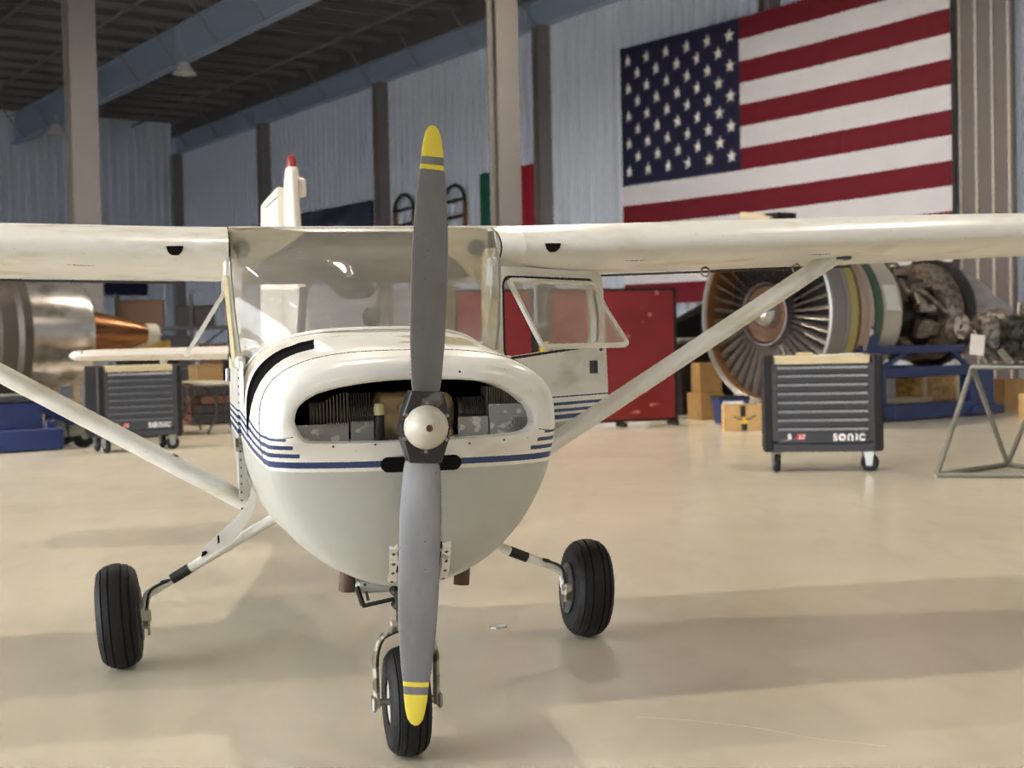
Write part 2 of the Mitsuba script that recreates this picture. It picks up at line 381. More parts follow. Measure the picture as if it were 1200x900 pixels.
# high-bay lamps (lit ones hang outside the frame; those in view are switched off)
pr('lamp_body', lin(170, 168, 164), 0.4, 0.3)
scene['m_lamp_glass'] = {'type': 'twosided', 'bsdf': {'type': 'principled', 'base_color': rgb(lin(214, 214, 210)), 'roughness': 0.25, 'specular': 0.6}}
shade_d = mikit.ply(lathe([(0.06, 0.42), (0.10, 0.40), (0.16, 0.30), (0.26, 0.12), (0.36, 0.02), (0.355, 0.0), (0.25, 0.11), (0.15, 0.29), (0.09, 0.385)], 28), 'm_lamp_glass', smooth=35)
body_d = mikit.ply(lathe([(0, 0.82), (0.03, 0.82), (0.03, 0.70), (0.11, 0.68), (0.12, 0.42), (0.07, 0.40), (0, 0.40)], 20), 'm_lamp_body', smooth=35)
def lamp(w, n, lit, label):
    z = rl(w) - 0.35 if n > 11 else 9.0
    k = thing('high_bay_lamp', label, 'lamp', group=None)
    M = tr(*hw(w, n, z))
    add(k + '__shade', shade_d, None, M=M); add(k + '__housing', body_d, None, M=M)
    top = (rl(w) if n in (17.3,) else rz(w) - 0.2)
    add(k + '__stem', tube([hw(w, n, z + 0.8), hw(w, n, top)], 0.018, 8), 'm_lamp_body', 35, np.eye(4))
    disk = lathe([(0, 0.06), (LAMP_R * 0.6, 0.05), (LAMP_R, 0.06)], 20)
    disk = mesh(disk.vertices, disk.faces)
    c = disk.face_normals[:, 2].mean()
    if c > 0: disk.invert()
    d = mikit.ply(disk, 'm_lamp_glass', smooth=False)
    if lit: d['emitter'] = {'type': 'area', 'radiance': rgb([c * LAMP_GAIN.get((w, n), 1.0) for c in LAMP_RAD])}
    add(k + '__bulb', d, None, M=M)
for (w, n) in LAMPS:
    lamp(w, n, True, 'lit high-bay lamp under the roof, outside the picture')
    labels[[k for k in labels if k.startswith('high_bay_lamp')][-1]]['group'] = 'lit lamps outside the picture'
lamp(40.4, 17.3, False, 'bell-shaped high-bay lamp hanging under the long girder')
lamp(52.4, 17.3, False, 'tiny far high-bay lamp left of the pale column')
CURRENT[0] = np.eye(4)
#@@PLANE
# ------------------------------------------------------------------ the light airplane (local frame: u right, v aft, z up)
AP = thing('light_airplane', 'white single-engine high-wing airplane with blue stripes, grey two-blade propeller and open door', 'airplane', PLANE)
def ap(part, m, bsdf, smooth=35, label=None, **more):
    return add(f'{AP}__{part}', m, bsdf, smooth, PLANE, label, **more)

ZC = 1.10
def itp(v, tab):
    tab = np.asarray(tab); return np.interp(v, tab[:, 0], tab[:, 1])
C_W = [(0.10, .40), (0.15, .425), (0.2, .44), (.3, .457), (.6, .472), (.95, .484), (1.4, .492)]
C_T = [(0.10, 1.275), (0.15, 1.305), (.2, 1.318), (.35, 1.332), (.6, 1.356), (.9, 1.388), (1.15, 1.412), (1.4, 1.42)]
C_B = [(0.10, .66), (.3, .60), (.45, .572), (.6, .555), (.95, .525), (1.4, .52)]
def sect_r(th, v, shrink=0.0):
    c, s = np.abs(np.cos(th)), np.sin(th)
    w = itp(v, C_W) - shrink; up = itp(v, C_T) - ZC - shrink; dn = ZC - itp(v, C_B) - shrink
    ru = ((c / w) ** 3.0 + (np.abs(s) / up) ** 3.0) ** (-1 / 3.0); rd = ((c / w) ** 2.05 + (np.abs(s) / dn) ** 2.05) ** (-1 / 2.05)
    k = np.clip((s + 0.12) / 0.24, 0, 1); k = k * k * (3 - 2 * k)
    return rd * (1 - k) + ru * k
NT = 400
TH = np.linspace(0, 2 * np.pi, NT, endpoint=False)
inlet_pts = smooth_path([(-0.366, 1.128), (-0.350, 1.172), (-0.289, 1.209), (-0.175, 1.232), (-0.02, 1.242), (0.186, 1.233), (0.278, 1.203), (0.335, 1.160), (0.356, 1.115), (0.338, 1.078), (0.27, 1.066), (0.078, 1.060), (-0.039, 1.058), (-0.30, 1.062), (-0.345, 1.083), (-0.366, 1.128)], 12)[:-1]
ring = sg.Polygon(inlet_pts)
def ray_r(th, poly, c=(0, ZC)):
    out = []
    for t in th:
        l = sg.LineString([c, (c[0] + 2 * math.cos(t), c[1] + 2 * math.sin(t))]).intersection(poly.exterior)
        ps = [l] if l.geom_type == 'Point' else list(getattr(l, 'geoms', []))
        out.append(max(math.hypot(p.coords[0][0] - c[0], p.coords[0][1] - c[1]) for p in ps))
    return np.array(out)
RIM = ray_r(TH, ring)
down = np.clip(-np.sin(TH), 0, 1) ** 0.8
VJ = 0.20 + 0.24 * down
def gap(th, v):     # the cowl sits low on the photo-left side at its rear edge
    d = np.degrees(np.mod(th, 2 * np.pi)); b = np.clip((d - 131) / 5, 0, 1) * np.clip((192 - d) / 38, 0, 1)
    b = b * b * (3 - 2 * b); k = np.clip((v - 0.35) / 0.5, 0, 1)
    return 0.036 * b * k * k * (3 - 2 * k)
rings = []
V0 = 0.112
lip = 0.013
rings.append(np.stack([RIM * np.cos(TH), np.full(NT, 0.30), ZC + RIM * np.sin(TH)], -1))
for a in np.linspace(0, 90, 6):
    r = RIM + lip * (1 - math.cos(math.radians(a))); vv = V0 + lip * (1 - math.sin(math.radians(a)))
    rings.append(np.stack([r * np.cos(TH), np.full(NT, vv), ZC + r * np.sin(TH)], -1))
RJ = np.array([sect_r(t, v) for t, v in zip(TH, VJ)])
q = 2.0 + 0.35 * down
for t in np.sin(np.linspace(0, np.pi / 2, 22))[1:]:
    r = RIM + lip + (RJ - RIM - lip) * t
    vv = VJ - (VJ - V0) * (1 - t ** q) ** (1 / q)
    rings.append(np.stack([r * np.cos(TH), vv, ZC + r * np.sin(TH)], -1))
dome_n = len(rings)
for t in np.linspace(0, 1, 16)[1:]:
    vv = VJ + (0.882 - VJ) * t
    r = np.array([sect_r(a, v) for a, v in zip(TH, vv)]) - gap(TH, vv)
    rings.append(np.stack([r * np.cos(TH), vv, ZC + r * np.sin(TH)], -1))
cowl_rings = np.array(rings)
ap('cowling', grid(cowl_rings, close_j=True), 'm_livery', 50)
# surface lookup on the nose bowl
from scipy.spatial import cKDTree
_dome = cowl_rings[6:dome_n + 8].reshape(-1, 3); _kd = cKDTree(_dome[:, [0, 2]])
def nose_v(u, z):
    d, i = _kd.query([u, z], k=4); w = 1 / (d + 1e-4); return float((_dome[i, 1] * w).sum() / w.sum())
def on_nose(u, z, off=0.002):
    h = 0.02
    du = (nose_v(u + h, z) - nose_v(u - h, z)) / (2 * h); dz_ = (nose_v(u, z + h) - nose_v(u, z - h)) / (2 * h)
    n = V(du, -1, dz_); n /= np.linalg.norm(n)
    x = V(1, du, 0); x /= np.linalg.norm(x); y = np.cross(n, x)
    return frame(V(u, nose_v(u, z), z) + n * off, x, y, n)
# seams of the nose cap: thin dark line laid in a groove
seam = []
for t in TH:
    if -0.25 < math.sin(t):
        v = 0.335; r = float(sect_r(t, v)) + 0.0008; seam.append((r * math.cos(t), v, ZC + r * math.sin(t)))
seam = np.array(sorted(seam, key=lambda p: math.atan2(p[2] - ZC + 0.3, p[0])))
ap('cowling__seam', tube(seam, 0.0014, 5), 'm_dark_grey', 40)
for s in (-1, 1):
    ap('cowling__seam', tube([on_nose(s * u, 1.082 - 0.003 * k, 0.0005)[:3, 3] for k, u in enumerate((0.372, 0.39, 0.41, 0.425, 0.432))], 0.0014, 5), 'm_dark_grey', 40)
# rear boot / firewall deck up to the windshield, and the fuselage belly
def ring_at(v, th, shrink=0.0):
    r = sect_r(th, v, shrink); return np.stack([r * np.cos(th), np.full(len(th), v), ZC + r * np.sin(th)], -1)
boot = [ring_at(v, TH) for v in np.linspace(0.885, 1.0, 4)]
ap('boot_cowl', grid(boot, close_j=True), 'm_livery', 50)
g0, g1 = cowl_rings[-1], boot[0]
inner = ring_at(0.885, TH, 0.05)
ap('boot_cowl__gap_liner', grid([ring_at(0.80, TH, 0.06), ring_at(0.884, TH, 0.012), ring_at(0.886, TH, 0.002)], close_j=True), 'm_soft_black', 40)
deckth = np.linspace(math.radians(18), math.radians(162), 90)
# scuttle panel in front of the windshield: narrower at the sides
def vb(u): return 0.985 + 0.30 * (abs(u) / 0.478) ** 2.2
P = []
for f in np.linspace(0, 1, 7):
    row = []
    for t in np.linspace(math.radians(10), math.radians(170), 120):
        u0 = float(sect_r(t, 1.05)) * math.cos(t); v = 1.0 + (max(vb(u0), 1.02) + 0.02 - 1.0) * f
        r = float(sect_r(t, v)) + 0.004 * math.sin(math.pi * f); row.append((r * math.cos(t), v, ZC + r * math.sin(t)))
    P.append(row)
ap('scuttle', grid(P), 'm_livery', 50)
sill = []
for v in np.linspace(1.0, 3.1, 22):
    zb = 0.52 + 0.05 * max(0, (v - 1.4) / 1.7); w = 0.492 - 0.02 * max(0, v - 2.3)
    t = np.linspace(0, math.pi, 41); zs = ZC - (ZC - zb) * np.abs(np.sin(t)) ** 0.85; us = np.sign(np.cos(t)) * w * np.abs(np.cos(t)) ** 0.72
    rr = sect_r(-t, min(v, 1.35)); k = min(1, max(0, (v - 1.0) / 0.9)); k = k * k * (3 - 2 * k)
    us = us * k + rr * np.cos(t) * (1 - k); zs = zs * k + (ZC - rr * np.sin(t)) * (1 - k)
    top = 1.30
    w = float(us[0]); sill.append(np.vstack([[(w, v, top)], np.stack([us, np.full(41, v), zs], -1), [(-w, v, top)]]))
fus_key = ap('fuselage', grid(sill), 'm_livery', 50)
# tail cone
tail = []
for v, w, zt, zb in ((3.05, .478, 1.34, .57), (3.4, .43, 1.335, .63), (4.0, .33, 1.32, .76), (4.8, .21, 1.30, .92), (5.6, .12, 1.285, 1.06), (6.4, .055, 1.27, 1.15), (6.55, .04, 1.265, 1.17)):
    t = np.linspace(0, 2 * math.pi, 40, endpoint=False); zc = (zt + zb) / 2; h = (zt - zb) / 2
    tail.append(np.stack([w * np.sign(np.cos(t)) * np.abs(np.cos(t)) ** 0.75, np.full(40, v), zc + h * np.sign(np.sin(t)) * np.abs(np.sin(t)) ** 0.75], -1))
ap('tail_cone', loft(tail), 'm_livery', 50)
# rivet line and door seam on the photo-left flank
riv = [trimesh.creation.icosphere(1, 0.0042) for _ in range(26)]
for i, m in enumerate(riv): m.apply_translation((-0.4925, 1.36 + 0.004 * (i % 2), 0.74 + i * 0.031))
k = ap('rivets', cat(riv), 'm_dark_grey', True); labels[k] = {'kind': 'stuff'}

# cabin: posts, bulkhead, roof, headliner, glare shield
def post(p0, p1, w, d): return bar(p0, p1, w, d, up=(0, 1, 0), ch=0.012)
for s in (-1, 1):
    ap('cabin_post', post((s * 0.487, 1.385, 1.28), (s * 0.515, 1.50, 1.72), 0.055, 0.09), 'm_tan_trim', False)
    ap('cabin_post', post((s * 0.475, 2.32, 1.28), (s * 0.50, 2.34, 1.72), 0.05, 0.11), 'm_tan_trim', False)
    ap('cabin_post', post((s * 0.455, 3.06, 1.28), (s * 0.49, 3.0, 1.72), 0.05, 0.09), 'm_tan_trim', False)
    ap('cabin_rail', bar((s * 0.515, 1.42, 1.655), (s * 0.50, 3.05, 1.645), 0.045, 0.07, ch=0.01), 'm_white_paint', False)
    ap('cabin_sill', bar((s * 0.487, 1.25, 1.295), (s * 0.462, 3.1, 1.295), 0.04, 0.05, ch=0.012), 'm_white_paint', False)
    # wing-root gusset behind the glass
    g = extr([(0, 0), (0.045, 0.0), (0.13, 0.10), (0.27, 0.19), (0.30, 0.215), (0.10, 0.235), (0.0, 0.225)], 0.012)
    M = frame((s * 0.515, 1.525, 1.585), V(-s, 0, 0), V(0, 0, 1), np.cross(V(-s, 0, 0), V(0, 0, 1)))
    ap('wing_root_gusset', xf(g, M), 'm_tan_trim', 30)
    ap('cabin_vent', xf(lathe([(0, 0.03), (0.026, 0.028), (0.033, 0.015), (0.033, -0.02), (0, -0.02)], 20), frame((s * 0.465, 1.515, 1.735), V(1, 0, 0), V(0, 0, 1), V(0, -1, 0))), 'm_dark_grey', 35)
ap('rear_bulkhead', extr(sg.Polygon([(-0.45, 0.62), (0.45, 0.62), (0.45, 1.30), (-0.45, 1.30)]), 0.01).apply_transform(frame((0, 2.95, 0), V(1, 0, 0), V(0, 0, 1), V(0, -1, 0))), 'm_inside_white', False)
ap('seat', cat(box(-0.23, 2.25, 0.86, 0.42, 0.45, 0.12, 0.04), box(-0.23, 2.50, 1.08, 0.42, 0.12, 0.44, 0.05)), 'm_dark_grey', False)
ap('seat', cat(box(0.23, 2.25, 0.86, 0.42, 0.45, 0.12, 0.04), box(0.23, 2.50, 1.08, 0.42, 0.12, 0.44, 0.05)), 'm_dark_grey', False)
ap('instrument_panel', box(0, 1.46, 1.20, 0.92, 0.05, 0.30, 0.02), 'm_dark_grey', False)
gs = []
for f in np.linspace(0, 1, 5):
    row = []
    for u in np.linspace(-0.46, 0.46, 31):
        v = vb(u) + 0.015 + (1.45 - vb(u)) * f; row.append((u, v, min(1.385, ZC + float(sect_r(math.atan2(1.37 - ZC, u), 1.1)) * math.sin(math.atan2(1.37 - ZC, u)) - 0.012)))
    gs.append(row)
ap('glare_shield', grid(gs), 'm_rubber_seal', 40)
# compass and folded sun visor
ap('compass', cat(box(-0.012, 1.12, 1.455, 0.062, 0.05, 0.062, 0.014), box(-0.012, 1.12, 1.415, 0.03, 0.04, 0.03, 0.004)), 'm_soft_black', False)
ap('compass__dial', xf(lathe([(0, 0.004), (0.022, 0.003), (0.024, 0)], 20), frame((-0.012, 1.094, 1.456), V(1, 0, 0), V(0, 0, 1), V(0, -1, 0))), 'm_dark_grey', 35)
ap('sun_visor', xf(extr(sg.Polygon([(0, 0), (0.125, -0.10), (0.10, -0.125), (0.0, -0.13), (-0.075, -0.05)]).buffer(0.012), 0.008), frame((-0.06, 1.62, 1.675), V(1, 0.1, 0) / np.linalg.norm([1, .1, 0]), V(0, -0.25, 0.968), V(-.1, 1, .25) / np.linalg.norm([.1, 1, .25]))), 'm_dark_grey', False)
ap('cabin_brace', tube([(-0.16, 2.9, 1.30), (-0.13, 2.85, 1.64)], 0.02, 10), 'm_dark_grey', 40)

# wing sections
def naca(c, m=0.02, p_=0.4, t=0.12, n=28):
    x = (1 - np.cos(np.linspace(0, np.pi, n))) / 2
    yt = 5 * t * (0.2969 * np.sqrt(x) - 0.1260 * x - 0.3516 * x ** 2 + 0.2843 * x ** 3 - 0.1036 * x ** 4)
    yc = np.where(x < p_, m / p_ ** 2 * (2 * p_ * x - x ** 2), m / (1 - p_) ** 2 * ((1 - 2 * p_) + 2 * p_ * x - x ** 2))
    up = np.stack([x, yc + yt], -1)[::-1]; lo = np.stack([x, yc - yt], -1)[1:-1]
    return np.vstack([up, lo]) * c
INC = math.radians(1.6)
def wing_ring(u, c, v_le, z_le, grow=0.0):
    a = naca(c); ca, sn = math.cos(INC), math.sin(INC)
    if grow:
        d = a - a.mean(0); a = a + grow * d / np.maximum(np.linalg.norm(d, axis=1, keepdims=True), 1e-6)
    return np.stack([np.full(len(a), u), v_le + a[:, 0] * ca + a[:, 1] * sn, z_le - a[:, 0] * sn + a[:, 1] * ca], -1)
def wing_at(u):
    s = abs(u); f = max(0, (s - 2.62) / (5.08 - 2.62)); c = 1.63 - 0.50 * f
    return c, 1.40 + 0.06 * f, 1.728 + 0.0245 * (s - 0.55)
for s in (-1, 1):
    UR = 0.515 if s < 0 else 0.545
    us = [UR + 0.01, 0.9, 1.4, 2.0, 2.62, 3.2, 3.9, 4.6, 5.0, 5.08]
    key = ap('wing', loft([wing_ring(s * u, *wing_at(u)) for u in us]), 'm_white_paint', 40)
    wname = key.split('__')[1]
    ap(f'{wname}__root_fairing', grid([wing_ring(s * u, *wing_at(u), grow=0.006) for u in (UR, 0.58, 0.645)], close_j=True), 'm_white_paint', 50)
    ap(f'{wname}__root_fairing__seal'.replace('__seal', '_seal'), grid([wing_ring(s * u, *wing_at(u), grow=g) for u, g in ((UR - 0.005, 0.0075), (UR - 0.0025, 0.009), (UR + 0.001, 0.0075))], close_j=True), 'm_rubber_seal', 50)
    # stall-warning / vent slot on the leading edge
    if s < 0: uu, dz = 0.715, -0.012
    else: uu, dz = 0.755, -0.010
    c, vl, zl = wing_at(uu)
    slot = sg.Polygon([(-0.032, 0.016), (0.032, 0.016), (0.026, -0.004), (0.012, -0.016), (-0.012, -0.016), (-0.026, -0.004)])
    ap(f'{wname}__air_vent', xf(extr(slot, 0.02), frame((s * uu, vl + 0.012, zl + dz), V(1, 0, 0), V(0, 0.12, 0.99), V(0, -0.99, 0.12))), 'm_soft_black', False)
    # aileron / flap strip along the rear and its hinge line
    flap = []
    for u in (0.7, 2.6):
        c, vl, zl = wing_at(u); flap.append((s * u, vl + c * 0.70, zl - c * 0.70 * math.sin(INC) - 0.046))
    ap(f'{wname}__hinge_line', tube(flap, 0.006, 6), 'm_dark_grey', 40)
    # screw row under the wing, fuel sump rings
    for uu in ((1.59, 2.03) if s > 0 else ()):
        c, vl, zl = wing_at(uu)
        ap(f'{wname}__tie_down_ring', cat(tube(np.array([(s * uu + 0.02 * math.cos(a), vl + 0.52, zl - 0.105 + 0.02 * math.sin(a)) for a in np.linspace(0, 2 * math.pi, 15)]), 0.004, 6), tube([(s * uu, vl + 0.52, zl - 0.09), (s * uu, vl + 0.52, zl - 0.065)], 0.005, 6)), 'm_worn_steel', 40)
    for uu in ((1.12, 1.95) if s > 0 else (1.05,)):       # oval inspection plates on the lower leading edge
        c, vl, zl = wing_at(uu)
        e_ = [(0.075 * math.cos(a), 0.028 * math.sin(a)) for a in np.linspace(0, 2 * math.pi, 30, endpoint=False)]
        rimg = sg.Polygon(e_).buffer(0.002).difference(sg.Polygon(e_).buffer(-0.001))
        ap(f'{wname}__inspection_plate', xf(extr(rimg, 0.004), frame((s * uu, vl + 0.115, zl - 0.052), V(1, 0, 0), V(0, -0.87, 0.30) / np.linalg.norm([.87, .3]), np.cross(V(1, 0, 0), V(0, -0.87, 0.30) / np.linalg.norm([.87, .3])))), 'm_dark_grey', False)
    # wing strut with end cuffs
    P0, P1 = V(s * 0.47, 1.62, 0.735), V(s * 2.12, 1.72, 1.70)
    ax = (P1 - P0) / np.linalg.norm(P1 - P0); fx = V(0, 1, 0) - ax * ax[1]; fx /= np.linalg.norm(fx); fy = np.cross(ax, fx)
    w = np.linspace(0, 2 * np.pi, 28, endpoint=False)
    secs = []
    for t in (0, 0.03, 0.97, 1):
        secs.append(P0 + (P1 - P0) * t + 0.075 * np.cos(w)[:, None] * fx + 0.036 * np.sin(w)[:, None] * fy)
    key = ap('wing_strut', loft(secs), 'm_white_paint', 50)
    sname = key.split('__')[1]
    ap(f'{sname}__bolt', xf(lathe([(0, 0.006), (0.010, 0.005), (0.012, 0)], 14), frame(P0 + ax * 0.33 + fy * 0.036 * (1 if fy[2] > 0 else -1) - fx * 0.03, fx, ax, fy * (1 if fy[2] > 0 else -1))), 'm_worn_steel', 30)
    cuff = sg.Point(0, 0).buffer(1, 12); cuff = sa.scale(cuff, 0.11, 0.05)
    c, vl, zl = wing_at(2.12)
    ap(f'{sname}__upper_cuff', xf(extr(cuff, 0.012), frame((s * 2.13, 1.72, zl - 0.083), V(0, 1, 0), V(-1, 0, 0), V(0, 0, 1))), 'm_dark_grey', False)
# centre section over the cabin
def centre_ring(u):
    r = wing_ring(u, 1.50, 1.56, 1.708); return r
ap('headliner', loft([centre_ring(u) for u in (-0.508, -0.2, 0.2, 0.54)]), 'm_headliner', 40)
roof = []
for u in np.linspace(-0.513, 0.545, 9):
    a = wing_ring(u, 1.63, 1.40, 1.716); top = a[:28]; roof.append(top[(top[:, 1] > 1.505)])
nmin = min(len(r) for r in roof); ap('roof_skin', grid([r[:nmin] + V(0, 0, 0.006) for r in roof]), 'm_white_paint', 40)
ap('roof_skin__front_lip', tube([(-0.513, 1.505, 1.817), (0.545, 1.505, 1.817)], 0.004, 8), 'm_white_paint', 40)

# windshield
ws = []
for sgm in np.linspace(0, 1, 15):
    row = []
    for t in np.linspace(-1, 1, 49):
        ub = 0.478 * t; vbb = vb(ub); th = math.atan2(0.27, ub)
        rb = float(sect_r(math.atan2(1.0, 0) if abs(ub) < 1e-6 else th, min(vbb, 1.38)))
        zb = ZC + 0.315 * (1 - min(1, abs(ub) / 0.492) ** 3.2) ** (1 / 3.2) * 0.985
        b = V(ub, vbb, max(zb, 1.262)); e_ = V((0.512 if t < 0 else 0.540) * t, 1.50 + 0.01 * abs(t) ** 6, 1.813 - 0.012 * abs(t) ** 8)
        p = b * (1 - sgm) + e_ * sgm; h = 4 * sgm * (1 - sgm)
        p[1] -= 0.055 * h + 0.05 * max(0, sgm - 0.55) * (1 - sgm) * 4; p[2] += 0.03 * sgm * (1 - sgm)
        p[0] += math.copysign(0.012 * h * abs(t) ** 4, t)
        row.append(p)
    ws.append(row)
ws = np.array(ws)
ap('windshield', grid(ws), 'm_windshield', True)
ap('windshield__edge_strip', tube(ws[0], 0.006, 8), 'm_white_paint', 40)
ap('windshield__edge_strip', tube(ws[:, 0], 0.006, 8), 'm_aluminium', 40)
ap('windshield__edge_strip', tube(ws[:, -1], 0.006, 8), 'm_aluminium', 40)
# rear and side windows
ap('rear_window', mesh([(-0.45, 3.05, 1.64), (0.45, 3.05, 1.64), (0.42, 3.45, 1.345), (-0.42, 3.45, 1.345)], [[0, 1, 2, 3]]), 'm_rear_pane', False)
for s in (-1, 1):
    ap('side_window', mesh([(s * 0.475, 2.38, 1.32), (s * 0.46, 3.02, 1.32), (s * 0.49, 2.97, 1.63), (s * 0.495, 2.38, 1.63)], [[0, 1, 2, 3]]), 'm_pane', False)
#@@PLANE2
# doors: outline in (s along the door, z); the photo-right one stands open, the other is closed
door_out = sg.Polygon(smooth_path([(0.0, 1.655), (0.78, 1.655)], 1).tolist() + [(0.815, 1.64), (0.83, 1.60), (0.845, 1.36), (0.858, 1.10), (0.85, 1.06), (0.82, 1.035), (0.55, 0.955), (0.35, 0.90), (0.2, 0.84), (0.0, 0.77)])
def rounded(poly, r): return poly.buffer(-r).buffer(r, 8)
win_hole = rounded(sg.Polygon([(0.075, 1.608), (0.735, 1.612), (0.775, 1.46), (0.765, 1.335), (0.075, 1.288)]), 0.035)
def make_door(M, s_sign, paint):
    """M: door plane with x = away from the hinge, y = up, z = outwards"""
    key = ap('door', None, None) if False else None
    base = f'{AP}__door'; k = 0
    while any(x.startswith(base + '__') or x == base for x in scene if (x + '_')[:len(base) + 1] in (base + '_',)) and (base + ('' if k == 0 else f'_{k:03d}')) in scene:
        k += 1
        if base + f'_{k:03d}' not in scene: break
    name = base if k == 0 else base + f'_{k:03d}'
    P = PLANE @ M
    ring_ = win_hole.buffer(0.018).difference(win_hole.buffer(-0.004))
    add(name, extr(door_out.difference(win_hole), 0.032, -0.032), paint, False, P)
    add(name + '__window_seal', extr(win_hole.buffer(0.010).difference(win_hole), 0.006, -0.003), 'm_rubber_seal', False, P)
    add(name + '__inner_frame', extr(win_hole.buffer(0.035).difference(win_hole.buffer(0.002)), 0.012, -0.045), 'm_inside_white', False, P)
    # popped-out window: hinged along its top edge
    fl = rounded(sg.Polygon([(0.085, 0.0), (0.735, 0.0), (0.725, -0.16), (0.745, -0.31), (0.72, -0.335), (0.09, -0.335), (0.07, -0.32)]), 0.03)
    hinge = tr(0, 1.606, 0.008) @ rot([1, 0, 0], -WINOPEN)
    f = fl.difference(fl.buffer(-0.017))
    add(name + '__window_frame', xf(extr(f, 0.016, -0.008), hinge), 'm_white_paint', False, P)
    add(name + '__window_pane', xf(mesh(*(lambda t: (t.vertices, t.faces))(extr(fl.buffer(-0.014), 0.003, -0.0015))), hinge), 'm_clear_pane', False, P)
    add(name + '__handle', cat(box(0.735, 1.235, 0.001, 0.055, 0.056, 0.004), ), 'm_dark_grey', False, P)
    add(name + '__handle_lever', box(0.757, 1.235, 0.010, 0.013, 0.060, 0.016, 0.003), 'm_chrome', False, P)
    add(name + '__lock', xf(lathe([(0, 0.006), (0.009, 0.006), (0.012, 0.001), (0.012, 0)], 16), tr(0.80, 1.315, 0)), 'm_dark_grey', 35, P)
    add(name + '__hinge', cat(box(-0.004, 1.55, 0.004, 0.03, 0.05, 0.012), box(-0.004, 0.98, 0.004, 0.03, 0.05, 0.012)), 'm_worn_steel', False, P)
WINOPEN = 32
DA = math.radians(42)
dx = V(math.cos(DA), math.sin(DA), 0); dn = V(math.sin(DA), -math.cos(DA), 0)
make_door(frame((0.505, 1.40, 0), dx, V(0, 0, 1), dn), 1, 'm_door_paint')
LA = math.radians(90.5)
make_door(frame((-0.500, 1.40, 0), V(-math.cos(LA) * -1, 1, 0) / np.linalg.norm([math.cos(LA), 1]) if False else V(-0.012, 1, 0), V(0, 0, 1), V(-1, -0.012, 0)), -1, 'm_livery')

# propeller
ROT = 0.0516
PM = PLANE @ tr(0, 0, 1.107) @ rot([0, 1, 0], math.degrees(ROT))
prof_r = [0.075, .085, .10, .13, .20, .25, .37, .5, .6, .7, .75, .8, .835, .858, .870, .8755]
proj_c = [.070, .078, .086, .098, .106, .112, .113, .112, .104, .087, .074, .065, .0545, .043, .027, .010]
beta = [38, 38, 38, 37, 33, 30, 25, 21, 18.5, 16.5, 15.5, 15, 14.5, 14, 14, 14]
thick = [.050, .045, .036, .029, .022, .019, .015, .012, .010, .0085, .008, .0072, .006, .005, .004, .003]
def blade():
    secs = []
    for r, pc, b, t in zip(prof_r, proj_c, beta, thick):
        b = math.radians(b); c = pc / math.cos(b) / 0.985
        x = (1 - np.cos(np.linspace(0, np.pi, 15))) / 2
        yu = 0.5 * t * (4 * x * (1 - x)) ** 0.6 * 1.25; yl = -0.5 * t * (4 * x * (1 - x)) ** 0.6 * 0.75
        pts = np.vstack([np.stack([x - 0.47, yu / c], -1), np.stack([x[1:-1] - 0.47, yl[1:-1] / c], -1)[::-1]]) * c
        # chord runs from leading edge (left, forward) to trailing edge (right, aft)
        X = pts[:, 0] * math.cos(b) - (-pts[:, 1]) * 0 + pts[:, 1] * math.sin(b); Y = pts[:, 0] * math.sin(b) - pts[:, 1] * math.cos(b)
        secs.append(np.stack([X, Y, np.full(len(X), r)], -1))
    return loft(secs)
bl = blade()
for d in (0, 180):
    add(f'{AP}__propeller__blade', bl, 'm_blade', 35, PM @ rot([0, 1, 0], d))
hub = m3.Manifold.cylinder(0.085, 0.073, 0.070, 48).rotate((90, 0, 0)).translate((0, 0.05, 0))
hull = m3.Manifold.batch_hull
def sph(x, y, z, r): return m3.Manifold.sphere(r, 20).translate((x, y, z))
for s in (1, -1):
    hub = hub + m3.Manifold.batch_hull([sph(x * 0.0425, y, s * 0.098, 0.006) for x in (-1, 1) for y in (-0.040, 0.036)] + [sph(x * 0.058, y, s * 0.034, 0.012) for x in (-1, 1) for y in (-0.030, 0.03)])
add(f'{AP}__propeller__hub', trimesh.Trimesh(hub.to_mesh().vert_properties[:, :3], hub.to_mesh().tri_verts, process=False), 'm_hub_black', 35, PM)
sp = [(0.0001, 0.112), (0.006, 0.1118), (0.007, 0.108), (0.010, 0.1115), (0.02, 0.109), (0.035, 0.101), (0.048, 0.088), (0.058, 0.072), (0.064, 0.055), (0.066, 0.035), (0.0665, 0.0)]
SPM = frame((0, 0.01, 0), V(1, 0, 0), V(0, 0, 1), V(0, -1, 0))
add(f'{AP}__propeller__spinner', xf(lathe(sp[3:], 48), SPM), 'm_spinner', 60, PM)
add(f'{AP}__propeller__spinner_bolt', xf(lathe([(0, 0.108), (0.007, 0.1085), (0.0105, 0.1112)], 20), SPM), 'm_rust', 35, PM)
for i in range(6):
    a = math.radians(30 + 60 * i)
    add(f'{AP}__propeller__hub_bolt', xf(lathe([(0, 0.012), (0.006, 0.012), (0.006, 0)], 6), frame((0.0695 * math.cos(a), -0.034, 0.0695 * math.sin(a)), V(1, 0, 0), V(0, 0, 1), V(0, -1, 0))), 'm_steel', False, PM)

